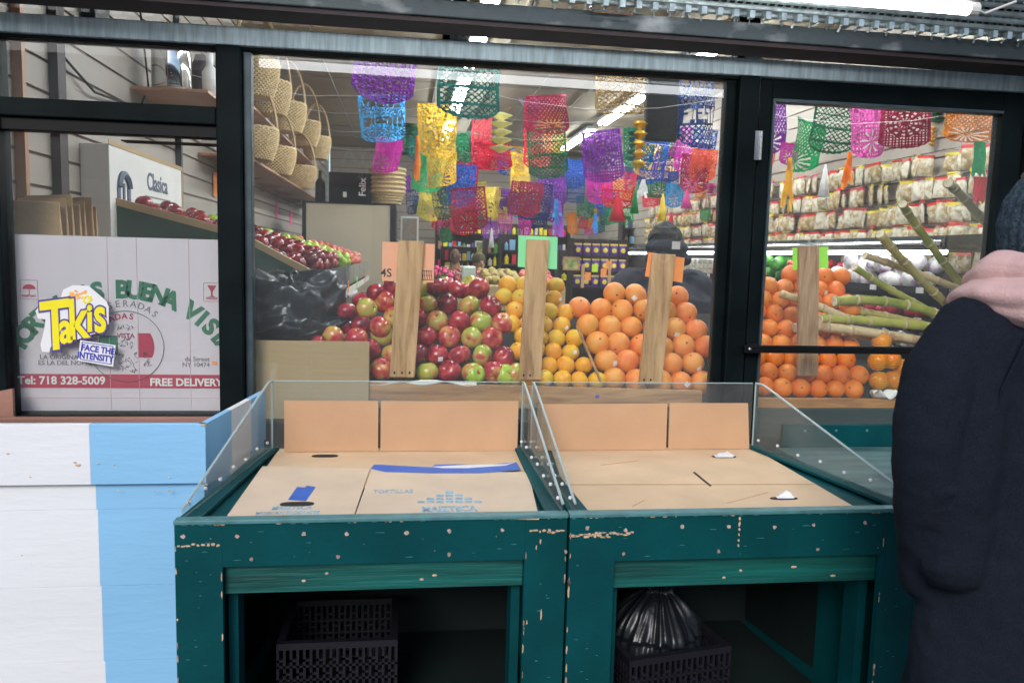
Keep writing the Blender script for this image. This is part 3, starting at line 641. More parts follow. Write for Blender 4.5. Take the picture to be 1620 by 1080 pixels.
# ================================================================ BLUE AND WHITE BIN
bn = thing('striped_bin', 'large sky blue and white striped wooden bin at the left edge', 'produce bin', (-1.0, -.6, 0))
YF = -.645; XR = -.575; ZT = .99
def stripes(b, x0, x1, z0, z1, y, th, cuts):
    xs = [x0]+cuts+[x1]
    for i in range(len(xs)-1):
        mi = 1 if (i+len(cuts)) % 2 else 0
        b.box(xs[i], xs[i+1], y, y+th, z0, z1, mi)
P0 = -.895
b = MB(); stripes(b, -1.66, XR, .812, ZT, YF-.02, .02, [-1.3, P0]); 
b.build('front_lip', [M['blue'], M['white']], bn, bev=.0015)
z = .866; k = 0
zs = [.808, .732, .499, .265, .15, .05]
for i in range(5):
    b = MB(); stripes(b, -1.66, XR-.002, zs[i+1]+.0006, zs[i], YF-.002+.0004*(i % 2), .018, [-1.3, P0+.004*i+.006]); b.build('front_plank', [M['blue'], M['white']], bn, bev=.0007)
# right side splays
def sidepl(z0, z1, dx, nm):
    b = MB(); ya, yb = YF-.018, -.1; segs = [(ya, -.45, 0), (-.45, -.26, 1), (-.26, yb, 0)]
    for y0, y1, mi in segs:
        f = lambda y: XR+dx+(y-YF)*.135
        b.hexa([(f(y0)-.02, y0, z0), (f(y0), y0, z0), (f(y1), y1, z0), (f(y1)-.02, y1, z0), (f(y0)-.02, y0, z1), (f(y0), y0, z1), (f(y1), y1, z1), (f(y1)-.02, y1, z1)], mi)
    b.build(nm, [M['blue'], M['white']], bn)
sidepl(.812, ZT, .002, 'side_lip'); sidepl(.05, .808, -.004, 'side_board')
MB().box(-1.64, XR-.03, YF+.02, -.1, .87, .888).build('bed', M['redwood'], bn)
b = MB(); b.hexa([(-1.66, YF, .7), (-1.64, YF, .7), (-1.46, -.1, .7), (-1.48, -.1, .7), (-1.66, YF, 1.0), (-1.64, YF, 1.0), (-1.46, -.1, 1.0), (-1.48, -.1, 1.0)])
b.build('side_lip', M['blue'], bn); 
b = MB(); b.hexa([(-1.47, -.085, .86), (-1.37, -.07, .86), (-1.37, -.055, .86), (-1.47, -.07, .86), (-1.47, -.085, .97), (-1.37, -.07, .99), (-1.37, -.055, .99), (-1.47, -.07, .97)]); b.build('back_post', M['redwood'], bn)
MB().box(-1.47, -.53, -.1, -.08, .7, .893).build('back_board', M['redwood'], bn)
b = MB()
for (px, py, r) in [(155, 733, .004), (180, 735, .003), (268, 755, .003), (187, 776, .004), (245, 777, .003), (268, 776, .005), (123, 735, .008), (118, 731, .005), (48, 754, .003), (12, 717, .004), (35, 878, .003), (322, 672, .008), (318, 762, .006), (326, 766, .005)]:
    c = P(px, py, YF-.022); MB().ell(c, (r, .0015, r*.5), 8).build('paint_scuff', M['bare'], bn)


# green stand behind the person (right)
t = thing('green_shelf', 'low dark green wooden shelf with a raised back board beside the door', 'produce stand', (1.9, -.4, 0))
MB().box(1.47, 3.0, -.16, -.135, .6, .872).build('back_board', M['green'], t, bev=.002)
MB().box(1.44, 3.0, -1.05, -.165, .765, .785).build('bed', mat('weathered_green_bed', (.08, .16, .16), .6, 0, .4, 20, .5, 40, stretch=(.2, 1, 1)), t, bev=.002)
MB().box(1.44, 3.0, -1.05, -1.02, .02, .76).build('front_board', M['green'], t)
MB().box(1.44, 1.46, -1.01, -.16, .02, .76).build('side_board', M['green'], t)
b = MB()
for k in range(5): b.ell((1.56+k*.13, -.161, .85), (.006, .002, .006), 8)
b.build('screws', M['rim'], t)
props(MB().box(1.45, 2.36, .05, .08, .6, .897).build('kickboard', mat('grey_green_board', (.035, .06, .06), .7, 0, .3, 9, .2, 40, stretch=(.3, 1, 1))), 'grey green board below the oranges behind the door', 'board')

# ================================================================ LEFT WINDOW: printed card and stickers
RX = Matrix.Rotation(R_(90), 4, 'X')
def wtext(b, txt, px, py, Y, hpx, mi=0, bold=0, ang=0, ext=.0006, shear=0, space=1, yy=0, align='CENTER', sx=1, sy=1):
    c = P(px, py, Y); c.y = Y+yy; sc = depth(Y)/math.cos(R_(7.7))/F*hpx*1.38
    b.text(txt, sc, Matrix.Translation(c) @ RX @ Matrix.Rotation(ang, 4, 'Z') @ Matrix.Diagonal((sx, sy, 1, 1)), ext, mi, bold, align, space, shear)
cdn = thing('printed_card', 'pale printed tortilla carton flattened behind the lower left window', 'cardboard sheet', (-1.02, .04, .9))
YC = .03
MB().box(-1.388, -.68, YC+.001, YC+.005, .892, 1.532).build('sheet', M['board'], cdn)
b = MB(); cc = P(198, 640, YC); rad = .468
def arctext(b, txt, c, r, a0, a1, size, mi=0, bold=0, Y=YC):
    n = len(txt)
    for i, ch in enumerate(txt):
        if ch == ' ': continue
        a = a0+(a1-a0)*i/(n-1)
        p = Vector((c.x+r*math.sin(a), Y, c.z+r*math.cos(a)))
        b.text(ch, size, Matrix.Translation(p) @ RX @ Matrix.Rotation(-a, 4, 'Z'), .0006, mi, bold)
arctext(b, 'TORTILLAS BUENA VISTA', cc, .425, R_(-58), R_(58), .088, 0, .0042)
b.build('arched_lettering', M['darkgreen_print'], cdn)
a = P(30, 602, YC); MB().box(-1.387, -.681, YC-.0006, YC+.001, P(30, 613, YC).z, P(30, 591, YC).z).build('crimson_band', M['crimson'], cdn)
b = MB(); wtext(b, 'Tel: 718 328-5009', 98, 602, YC, 12, 0, .001, yy=-.0014); wtext(b, 'FREE DELIVERY', 295, 605, YC, 11.5, 0, .0012, yy=-.0014); b.build('white_lettering', M['white_p'], cdn)
b = MB(); cr = P(200, 548, YC)
for rr, w in ((.132, .0028), ):
    b.tube([(cr.x+rr*math.cos(2*math.pi*k/64), YC-.0002, cr.z+rr*math.sin(2*math.pi*k/64)) for k in range(65)], w*1.3, 4, flat=.15)
b2 = MB()
def wedge(bb, x0, x1, z0, z1, rr, mi=0):
    pts = []; 
    for k in range(9):
        z = z0+(z1-z0)*k/8; xx = math.sqrt(max(0, rr*rr-(z-cr.z)**2)); pts.append((cr.x+xx*x1, YC-.0004, z))
    pts += [(cr.x+x0, YC-.0004, z1), (cr.x+x0, YC-.0004, z0)]
    bb.prism(pts, .001, (0, 1, 0), mi)
wedge(b, -.03, -1, cr.z-.03, cr.z+.04, .098); b.build('emblem_ring', M['darkgreen_print'], cdn)
wedge(b2, .04, 1, cr.z-.04, cr.z+.05, .098)
arctext(b2, 'TOSTADAS', cr, .112, R_(-75), R_(10), .03, bold=.0006); wtext(b2, 'VISTA', 199, 531, YC, 7, 0, .0003, yy=-.0004)
b2.build('emblem_red', M['crimson'], cdn)
b = MB(); rn = random.Random(3)
for (cx, cy, n, rx, ry) in ((198, 517, 14, 12, 3), (198, 542, 22, 12, 7), (202, 573, 45, 15, 16), (232, 568, 20, 6, 12)):
    for k in range(n):
        c = P(cx+rn.uniform(-rx, rx), cy+rn.uniform(-ry, ry), YC); a = rn.uniform(0, 3.1); l = rn.uniform(.003, .009)
        b.tube([(c.x-l*math.cos(a), YC-.0002, c.z-l*math.sin(a)), (c.x+l*math.cos(a), YC-.0002, c.z+l*math.sin(a))], rn.uniform(.001, .003), 4, flat=.2)
wtext(b, 'LA ORIGINAL', 96, 565, YC, 7, yy=-.0004); wtext(b, 'ES LA DEL NOPAL', 104, 574, YC, 7, yy=-.0004); wtext(b, 'da Street', 312, 568, YC, 7, yy=-.0004); wtext(b, 'NY 10474', 310, 577, YC, 7, yy=-.0004)
arctext(b, 'MASERADAS', cr, .158, R_(-40), R_(40), .034)
b.build('grey_printing', M['grey_print'], cdn)
b = MB()
for cx, cy in ((46, 458), (335, 462)):   # handling icons
    c = P(cx, cy, YC); w, h = .029, .034
    for p, q in (((-w, -h), (w, -h)), ((w, -h), (w, h)), ((w, h), (-w, h)), ((-w, h), (-w, -h))): b.tube([(c.x+p[0], YC-.0002, c.z+p[1]), (c.x+q[0], YC-.0002, c.z+q[1])], .0011, 4, flat=.3)
    if cx < 100:
        b.prism([(c.x+.022*math.cos(math.pi*k/8), YC-.0005, c.z+.002+.018*math.sin(math.pi*k/8)) for k in range(9)], .001, (0, 1, 0)); b.tube([(c.x, YC-.0003, c.z), (c.x, YC-.0003, c.z-.018), (c.x-.006, YC-.0003, c.z-.02)], .0013, 4)
    else:
        b.prism([(c.x-.016, YC-.0005, c.z+.025), (c.x+.016, YC-.0005, c.z+.025), (c.x+.003, YC-.0005, c.z+.002), (c.x+.003, YC-.0005, c.z-.014), (c.x+.013, YC-.0005, c.z-.018), (c.x-.013, YC-.0005, c.z-.018), (c.x-.003, YC-.0005, c.z-.014), (c.x-.003, YC-.0005, c.z+.002)], .001, (0, 1, 0))
    wtext(b, 'KEEP DRY' if cx < 100 else 'FRAGILE', cx, cy+10, YC, 3.2, yy=-.0004)
b.build('handling_icons', M['crimson'], cdn)
q = P(339, 574, YC); MB().box(q.x-.01, q.x+.01, YC-.001, YC+.001, q.z-.006, q.z+.006).build('red_label', M['orange_p'], cdn)
b = MB()
for px in (172, 218, 300): 
    c = P(px, 500, YC); b.box(c.x-.0006, c.x+.0006, YC-.0007, YC+.001, .893, 1.531)
c = P(180, 629, YC); b.box(-1.386, -.682, YC-.0007, YC+.001, c.z-.0006, c.z+.0006)
b.build('fold_line', M['pink_print'], cdn)
# chilli snack sticker
YS = -.0045
def wpoly(b, pts, Y, t, mi=0): b.prism([Vector((P(x, y, Y).x, Y, P(x, y, Y).z)) for x, y in pts], t, (0, 1, 0), mi)
st = thing('window_sticker', 'yellow italic lettered snack sticker on the lower left window glass', 'sticker', tuple(P(115, 500, YS)))
b = MB(); wpoly(b, [(56, 492), (62, 484), (95, 474), (100, 458), (115, 451), (140, 452), (152, 462), (168, 476), (172, 485), (172, 512), (160, 524), (128, 535), (95, 546), (80, 549), (78, 557), (66, 556), (64, 545), (70, 520), (72, 505), (60, 504)], YS, .001)
b.build('backing', M['sticker'], st)
b = MB(); b3 = MB()
for i in range(11):
    a = i*.7; c = P(138+6.5*math.cos(a)*(1-i*.04), 474-6.5*math.sin(a)*(1-i*.04), YS)
    b3.ell((c.x, YS-.0008, c.z), (.0045, .001, .0045), 8)
for i in range(26):
    c = P(rn.gauss(122, 7), rn.gauss(466, 3.5), YS); b.ell((c.x, YS-.0003, c.z), (rn.uniform(.003, .009), .0005, rn.uniform(.002, .005)), 8)
b.build('powder_print', M['orange_ink'], st)
b = MB()
for s, mi, bd, yo in ((0, 1, .0085, -.0012), (0, 0, .0035, -.0022)):
    for ch, x, y, h, sx_, sy_ in (('T', 83, 519, 52, .95, 1.4), ('a', 101, 520, 38, .8, 1.25), ('k', 119, 508, 48, .85, 1.25), ('i', 139, 505, 36, .9, 1.15), ('s', 155, 500, 42, .8, 1.3)):
        wtext(b, ch, x, y, YS, h, mi, bd, R_(9), yy=yo, shear=.22, sx=sx_, sy=sy_)
b.v = b.v; b.build('lettering', [M['yellow'], M['purple_ink']], st)
b3.build('flame_curl', M['yellow'], st)
st = thing('window_sticker', 'small white boxed slogan sticker with indigo lettering, below the yellow lettered one', 'sticker', tuple(P(153, 558, YS)))
b = MB(); wpoly(b, [(127, 538), (183, 546), (179, 580), (123, 570)], YS, .001); b.build('backing', M['sticker'], st)
b = MB()
pp = [(130, 541), (179, 548), (176, 576), (127, 568)]
for i in range(4):
    c, d = P(*pp[i], YS), P(*pp[(i+1) % 4], YS); b.tube([(c.x, YS-.0006, c.z), (d.x, YS-.0006, d.z)], .0014, 4)
wtext(b, 'FACE THE', 155, 553, YS, 7.6, 0, .0008, R_(-8), yy=-.0008, sy=1.25); wtext(b, 'INTENSITY', 151, 565, YS, 7.6, 0, .0008, R_(-8), yy=-.0008, sy=1.25)
b.build('lettering', M['indigo'], st)

# ================================================================ FRUIT
def apple_mb(r=1.0):
    b = MB(); prof = []
    for i in range(17):
        a = math.pi*i/16; rr = math.sin(a)*(1+.06*math.cos(a)); z = -math.cos(a)*.9
        if i > 11: z -= .28*((i-11)/5)**2.4*1.0
        if i < 3: z += .1*(1-i/3)
        prof.append((max(rr, 1e-5), z))
    b.lathe([(x*r, z*r) for x, z in prof], 20, (0, 0, 0), mod=lambda th, z: 1+.018*math.cos(5*th)*(1 if z < 0 else .4)); return b
def orange_mb():
    b = MB(); prof = []
    for i in range(15):
        a = math.pi*i/14; z = -math.cos(a)*.96
        if i == 14: z -= .05
        if i == 0: z += .04
        prof.append((max(1e-5, math.sin(a)), z))
    b.lathe(prof, 20); return b
def fruit_proto(kind, m, stemm=True, sticker=False):
    t = thing(kind, '', kind)
    (apple_mb() if 'apple' in kind else orange_mb()).build('skin', m, t, smooth=True)
    if 'apple' in kind: MB().tube([(0, 0, .5), (.03, 0, .68), (.08, .02, .85)], [.035, .03, .045], 6).build('stem', M['stem'], t)
    else: MB().ell((0, 0, .925), (.1, .1, .03), 8).build('stem_scar', M['stem'], t)
    if sticker:
        b = MB(); d = Vector((0, -1, 0)); 
        b.grid(lambda u, v: Vector((math.sin((u-.5)*.42), -math.cos((u-.5)*.42)*math.cos((v-.5)*.42), math.sin((v-.5)*.42)))*1.015, 4, 4, None)
        s = b.build('fruit_sticker', M['sticker'], t, solid=.01)
    return t
protos = {}
def fruit(kind, m, loc, r, rot, label, group, cat, sticker=False):
    key = (kind, m, sticker)
    if key not in protos:
        t = fruit_proto(kind, M[m], sticker=sticker); protos[key] = t; t['category'] = cat; t['group'] = group
    else: t = dup(protos[key])
    t['group'] = group
    t.location = loc; t.rotation_euler = rot; t.scale = (r, r, r*random.uniform(.92, 1)); t['label'] = label
    return t
rf = random.Random(11)
def pile(kind, m, x0, x1, y0, z0, d, rows, label, group, cat, alpha=57, xl=None, xr=None, tilt=-.027, up=.35, sticky=.12, extra=0):
    ca, sa = math.cos(R_(alpha)), math.sin(R_(alpha)); cnt = 0
    for k in range(rows):
        a = x0+(d/2 if k % 2 else 0); e = x1
        if xl: a += xl(k)
        if xr: e += xr(k)
        n = int((e-a)/d+.5)
        for i in range(max(n, 0)+1):
            x = a+i*d+rf.uniform(-.004, .004)
            if x > e+.01: continue
            y = y0+k*d*.866*ca+rf.uniform(-.004, .006); z = z0+k*d*.866*sa+rf.uniform(-.004, .004)+tilt*(x-x0)
            if k == rows-1 and rf.random() < .25: continue
            if rf.random() < up: rot = (rf.gauss(0, .5), rf.gauss(0, .5), rf.uniform(0, 6.28))
            else: rot = (R_(90)+rf.gauss(0, .6), rf.gauss(0, .4), rf.gauss(0, .7))
            stk = rf.random() < sticky
            if stk: rot = (rf.gauss(.1, .3), rf.gauss(0, .5), rf.gauss(.25, .35))
            fruit(kind, m, (x, y, z), d*.5*rf.uniform(1.03, 1.12), rot, label, group, cat, stk); cnt += 1
    return cnt
LA = 'red and green apple in the big pile behind the left half of the large window'; GA = 'apples piled behind the large window'
pile('apple', 'apple', -.09, .45, .155, 1.035, .09, 6, LA, GA, 'apple', 58, xr=lambda k: -.014*k)
for (x, y, z, mm) in [(-.33, .30, 1.225, 0), (-.255, .27, 1.19, 0), (-.175, .25, 1.20, 0), (-.3, .24, 1.15, 0), (-.21, .2, 1.135, 0), (-.14, .19, 1.115, 0), (-.36, .2, 1.12, 0), (-.28, .15, 1.165, 0), (-.19, .14, 1.165, 0), (-.235, .26, 1.26, 1), (-.155, .27, 1.27, 0), (-.12, .34, 1.33, 0), (-.33, .13, 1.13, 0), (-.1, .22, 1.2, 0), (-.18, .36, 1.3, 0), (-.25, .36, 1.25, 0), (-.03, .45, 1.37, 0), (.06, .47, 1.375, 0), (.17, .45, 1.36, 0), (.28, .46, 1.37, 0)]:
    fruit('apple', 'apple', (x, y, z), .045*rf.uniform(.94, 1.08), (rf.gauss(.3, .6), rf.gauss(0, .6), rf.uniform(0, 6)), LA, GA, 'apple', rf.random() < .2)
for (x, k) in ((.37, 0), (.245, 0)):   # the two plain green ones in the bottom row
    fruit('apple', 'apple_green', (x+.04, .145, 1.02), .044, (1.3, .2, .3), 'plain green apple in the bottom row of the big apple pile', 'green apples in the bottom row', 'apple')
pile('orange', 'yellow_or', .50, .785, .15, 1.005, .073, 8, 'yellow orange in the pile between the apples and the grapefruit', 'yellow oranges behind the large window', 'orange', 57, xl=lambda k: -.014*k, xr=lambda k: -.022*min(k, 4))
pile('grapefruit', 'grapefruit', .872, 1.27, .16, 1.0, .096, 6, 'pinkish grapefruit piled behind the right end of the large window', 'grapefruit behind the large window', 'grapefruit', 57, xl=lambda k: -.03*min(k, 5)-(.048 if k % 2 else 0), xr=lambda k: .03, sticky=.3, up=.25)
pile('orange', 'orange', 1.44, 2.0, .15, .975, .083, 9, 'deep orange orange piled behind the door glass', 'oranges behind the door glass', 'orange', 57, sticky=.15, xr=lambda k: .05 if k > 5 else 0)
for i, (x, z) in enumerate([(2.06, 1.0), (2.055, 1.085), (2.14, 1.0), (2.13, 1.09), (2.2, 1.05), (2.09, 1.17)]):
    t = thing('netted_orange', 'orange in yellow netting at the right end of the oranges', 'orange', (x, .16+i*.01, z), 'netted oranges by the person in navy')
    MB().ell((x, .16+i*.01, z), (.041, .041, .041), 16).build('skin', M['orange'], t, smooth=True)
    b = MB()
    for k in range(10):
        h = -.036+k*.008; rr = math.sqrt(.0425**2-h*h); b.tube([(x+rr*math.cos(2*math.pi*j/20), .16+i*.01+rr*math.sin(2*math.pi*j/20), z+h) for j in range(21)], .0011, 4, cap=False)
    b.build('net', M['net'], t)
# sloping bed under the fruit, ledges
props(MB().hexa([(-.45, .12, .93), (2.3, .12, .90), (2.3, .62, 1.2), (-.45, .62, 1.2), (-.45, .12, .95), (2.3, .12, .915), (2.3, .62, 1.25), (-.45, .62, 1.25)]).build('display_bed', M['cut'], loc=(.5, .3, .9)), 'sloping board under the piled fruit inside the window', 'display shelf')  # near-black colour stands for the shade between the fruit
b = MB(); b.hexa([(-.137, .07, .932), (1.222, .07, .897), (1.222, .1, .897), (-.137, .1, .932), (-.137, .07, .996), (1.222, .07, .966), (1.222, .1, .966), (-.137, .1, .996)])
c = P(945, 627, .07); b.ell((c.x, .0695, c.z), (.009, .001, .007), 10, 1)
props(b.build('fruit_ledge', [M['wood'], M['indigo']], loc=(.5, .08, .95), bev=.002), 'knotty pine board holding back the apples and grapefruit', 'ledge board')
props(MB().hexa([(1.345, .07, .898), (2.5, .07, .885), (2.5, .1, .885), (1.345, .1, .898), (1.345, .07, .938), (2.5, .07, .93), (2.5, .1, .93), (1.345, .1, .938)]).build('fruit_ledge', M['wood'], loc=(1.9, .08, .9), bev=.002), 'narrow pine board holding back the oranges behind the door', 'ledge board')
props(MB().box(-.137, 1.222, .075, .1, .6, .89).build('kickboard', M['green_shade'], bev=.002), 'dark board under the pine ledge of the large window', 'board')
b = MB(); b.grid(lambda u, v: Vector((-.135+u*.42, .068+.02*v, 1.0-.012*math.sin(u*9)*v*(1-v)*4-.014*(1-v)*(.5+.5*math.sin(u*14+1)))), 40, 6)
props(b.build('paper_liner', M['white_p'], smooth=True, solid=.0012, loc=(.1, .08, 1.0)), 'crumpled white paper sticking out under the apples', 'paper')
b = MB(); b.grid(lambda u, v: Vector((1.98+u*.12, .066+.03*v, .955+.02*math.sin(u*7+v*3))), 12, 4)
props(b.build('paper_liner', M['white_p'], smooth=True, solid=.0012, loc=(2.0, .08, .95)), 'scrap of white paper under the netted oranges', 'paper')
# divider stick
a, c = P(913, 517, .12), P(951, 604, .105); MB().tube([a, c], .0055, 8).build('divider_stick', M['stake'], loc=tuple(c))
props(bpy.data.objects['divider_stick'], 'thin leaning wooden stick between the yellow oranges and grapefruit', 'stick')
# stakes with papers
def stake(label, top, bot, w, Y, m, paper, sign_lab, plist, nails=0):
    a, c = P(*top, Y), P(*bot, Y); a.y = c.y = Y; hw = w/2
    t = thing('sign_stake', label, 'wooden stake', tuple(c))
    MB().hexa([(c.x-hw, Y-.009, c.z), (c.x+hw, Y-.009, c.z), (c.x+hw, Y+.009, c.z), (c.x-hw, Y+.009, c.z), (a.x-hw, Y-.009, a.z), (a.x+hw, Y-.009, a.z), (a.x+hw, Y+.009, a.z), (a.x-hw, Y+.009, a.z)]).build('plank', m, t, bev=.002)
    if nails:
        b = MB()
        for k in range(nails): b.ell((c.x-hw*.6+k*hw*.6, Y-.0095, c.z+.018), (.004, .001, .006), 8)
        b.build('nail_hole', M['cut'], t)
    q = [P(x, y, Y+.013) for x, y in plist]
    s = thing('paper_sign', sign_lab, 'paper sign', tuple(q[0]))
    MB().prism([Vector((v.x, Y+.011, v.z)) for v in q], .0008, (0, 1, 0)).build('sheet', paper, s)
    return s
YK = .085
s = stake('wooden stake holding up the peach paper sign in the apples', (651, 381), (636, 596), .098, YK, M['stake'], M['peach'], 'peach paper sign with handwriting behind the stake in the apples', [(605, 382), (688, 386), (686, 447), (604, 444)], 3)
b = MB(); wtext(b, '4S', 611, 432, YK+.011, 13, 0, .0004, yy=-.0006)
for k in range(7):
    x = 660+k*3.6; c, d = P(x, 427, YK+.011), P(x+2, 443, YK+.011); b.tube([(c.x, YK+.0104, c.z), (d.x, YK+.0104, d.z)], .0012, 4)
for yy_ in (428, 435, 442): c, d = P(658, yy_, YK+.011), P(684, yy_+1, YK+.011); b.tube([(c.x, YK+.0104, c.z), (d.x, YK+.0104, d.z)], .001, 4)
b.build('handwriting', M['ink'], s)
stake('wooden stake with dark grain holding the mint green paper, between apples and yellow oranges', (851, 379), (838, 600), .088, YK, M['stake'], M['mint'], 'mint green paper sign behind the middle stake', [(820, 372), (882, 375), (881, 426), (819, 422)], 2)
stake('wooden stake leaning right with the orange paper, in the grapefruit', (1050, 402), (1028, 607), .096, YK, M['stake'], M['orange_p'], 'orange paper sign behind the stake in the grapefruit', [(1026, 399), (1083, 408), (1079, 447), (1020, 437)], 2)
stake('weathered wooden stake among the oranges behind the door glass', (1279, 389), (1277, 594), .088, YK, M['stake_dark'], M['lime'], 'bright lime paper sign behind the stake in the oranges', [(1253, 392), (1310, 390), (1310, 423), (1254, 427)], 0)

# corrugated box and black bag left of apples
t = thing('corrugated_box', 'big brown corrugated box standing inside the window left of the apples', 'cardboard box', (-.37, .2, .6))
b = MB(); b.box(-.583, -.138, .055, .062, .6, 1.158); b.box(-.145, -.138, .0625, .12, .6, 1.15); b.box(-.583, -.576, .0625, .4, .6, 1.15); b.box(-.5755, -.1455, .394, .4, .6, 1.1)
b.build('walls', M['card_box'], t)
bg_ = thing('garbage_bag', 'black plastic bag lying over the corrugated box behind the window', 'garbage bag', (-.4, .25, 1.2))
b = MB()
def bagpt(u, v):
    a = u*2*math.pi; r = math.sin(math.pi*min(max(v, .02), .98))**.55
    x = -.46+.23*r*math.cos(a)*(1+.1*math.sin(3*a)); y = .26+.16*r*math.sin(a); z = 1.26-.16*math.cos(math.pi*v)
    w = noise.noise(Vector((x*4+z*5, y*9, z*13)))*.05-abs(noise.noise(Vector((x*11+z*14, y*9, z*15-x*8+9))))*.06+abs(noise.noise(Vector((x*25-z*20, y*20, z*30))))*.018
    return Vector((x+w*math.cos(a), y+w*math.sin(a), z+w))
b.grid(bagpt, 64, 40); b.build('bag', M['bag'], bg_, smooth=True)
t = thing('cable', 'thin grey cable with a white plug hanging above the left apples', 'cable', (-.3, .35, 1.35))
b = MB(); b.tube([P(520, 455, .5), P(536, 463, .47), P(552, 470, .44)], .004); b.build('cord', M['steel'], t); b = MB(); b.tube([P(552, 468, .44), P(566, 462, .44)], .012, 10); b.build('plug', M['sticker'], t)

# ================================================================ LEFT APPLE DISPLAY (along the left wall)
t = thing('apple_display', 'long sloping produce display with green felt side along the left wall', 'produce display', (-1.1, 3, 0))
prof_ = [(-1.46, 1.72), (-.80, 1.50), (-.44, 1.34)]
MB().prism([(-1.46, .98, .0), (-.42, .98, 0), (-.42, .98, 1.36), (-.8, .98, 1.56), (-1.46, .98, 1.72)], .03, (0, 1, 0)).build('end_panel', M['greencloth'], t)
b = MB()
for (x0, z0), (x1, z1) in (((-1.46, 1.75), (-.8, 1.585)), ((-.8, 1.585), (-.42, 1.385))):
    b.hexa([(x0, .97, z0-.035), (x1, .97, z1-.035), (x1, 1.02, z1-.035), (x0, 1.02, z0-.035), (x0, .97, z0), (x1, .97, z1), (x1, 1.02, z1), (x0, 1.02, z0)])
b.build('end_trim', M['card_box'], t)
MB().hexa([(-1.46, 1.011, 1.5), (-.44, 1.011, 1.2), (-.44, 6, 1.2), (-1.46, 6, 1.5), (-1.46, 1.011, 1.66), (-.44, 1.011, 1.33), (-.44, 6, 1.33), (-1.46, 6, 1.66)]).build('bed', M['green_shade'], t)
for k in range(6):
    MB().box(-.43, -.415, 1.05+k*.82, 1.83+k*.82, 1.26, 1.40).build('front_guard', M['clearbin'], t)
b = MB(); b.box(-.41, -.40, 1.05, 5.9, 1.2, 1.245); b.build('price_rail', M['fixture'], t)
pr = None
for k, (yy_, mm) in enumerate([(2.6, 'orange_p'), (3.6, 'lime'), (4.9, 'orange_p'), (1.4, 'pink_p')]):
    o = MB().box(-.398, -.396, yy_, yy_+.08, 1.2, 1.30).build('price_tag', M[mm]); props(o, {'orange_p': 'orange', 'lime': 'green', 'pink_p': 'pink'}[mm]+' price tag on the rail, '+['nearer the window', 'in the middle', 'at the far end', 'at the near corner'][k], 'price tag', 'price tags on the apple rail')
secs = [(1.08, 2.9, 'apple_dark', 'dark red', .082), (2.95, 3.8, 'apple_green', 'green', .082), (3.85, 5.8, 'apple_pink', 'pinkish red', .082)]
for y0, y1, mm, cl, d in secs:
    ny = int((y1-y0)/(d*1.02))
    for j in range(ny):
        for i in range(9):
            x = -1.28+i*d*1.13+(.5*d if j % 2 else 0); y = y0+j*d*1.0+.04
            if x > -.45: continue
            if (y > 1.9 and i < 1) or (y > 2.6 and i < 2) or (y > 3.0 and i < 4) or (y > 4.2 and i < 5): continue
            z = 1.70-.33*(x+1.46)/1.02+d*.42+(.035 if (i+j) % 3 == 0 else 0)
            m2 = mm; r = d*.5
            if cl == 'dark red' and i < 3 and rf.random() < .1: m2 = 'apple_green'
            if m2 != mm: lab, gr = 'stray green apple near the wall among the dark red ones', 'stray green apples by the wall'
            else: lab, gr = cl+' apple on the sloping display along the left wall', cl+' apples on the left display'
            fruit('apple', m2, (x+rf.uniform(-.008, .008), y+rf.uniform(-.008, .008), z), r*rf.uniform(.95, 1.1), (rf.gauss(0, .6), rf.gauss(.3, .6), rf.uniform(0, 6)), lab, gr, 'apple')

# ================================================================ LEFT WALL THINGS
# shelves with baskets
for nm, z, y0, y1, lb_ in (('wall_shelf', 2.18, 3.0, 8.6, 'brown wall shelf carrying the lower row of wicker baskets'), ('wall_shelf', 2.66, 3.2, 8.6, 'brown wall shelf carrying the upper row of wicker baskets')):
    t = thing(nm, lb_, 'shelf', (-1.25, 5.5, z)); MB().box(-1.48, -1.14 if z < 2.4 else -1.24, y0, y1, z-.02, z).build('board', M['shelfwood'], t, bev=.003)
    for k in range(6): MB().hexa([(-1.48, y0+.5+k, z-.09), (-1.46, y0+.5+k, z-.09), (-1.46, y0+.52+k, z-.09), (-1.48, y0+.52+k, z-.09), (-1.48, y0+.5+k, z-.031), (-1.26, y0+.5+k, z-.031), (-1.26, y0+.52+k, z-.031), (-1.48, y0+.52+k, z-.031)]).build('bracket', M['shelfwood'], t)
def basket(scale=1):
    t = thing('wicker_basket', '', 'basket')
    b = MB(); n = 60; rows = 17; vs = []
    b2 = MB()
    for k in range(rows):
        u = k/(rows-1); r = .115+.045*math.sin(u*1.7); z = .008+.15*u
        pts = [((r+.005*(1 if (j+k) % 2 else -1))*1.15*math.cos(2*math.pi*j/n), (r+.005*(1 if (j+k) % 2 else -1))*math.sin(2*math.pi*j/n), z) for j in range(n+1)]
        b2.tube(pts, .0052, 5, cap=False)
    for j in range(30):
        a = 2*math.pi*j/30; b2.tube([(.105*1.15*math.cos(a), .105*math.sin(a), .005), (.155*1.15*math.cos(a), .155*math.sin(a), .16)], .004, 4, cap=False)
    b2.lathe([(1e-5, .004), (.1, .006), (.105, .012)], 24, sx=1.15); b2.build('weave', M['wicker'], t)
    b = MB(); pts = [((.158+.004*math.sin(j*1.9))*1.15*math.cos(2*math.pi*j/n), .158*math.sin(2*math.pi*j/n), .165+.003*math.cos(j*1.9)) for j in range(n+1)]
    b.tube(pts, .009, 6, cap=False); b.build('rim', M['wicker'], t)
    b = MB()
    for dx in (-.011, .011): b.tube([(dx, .157*math.cos(math.pi*k/16), .12+.30*math.sin(math.pi*k/16)) for k in range(17)], .0095, 6)
    b.build('handle', M['wicker2'], t)
    return t
bk = basket(); first = True
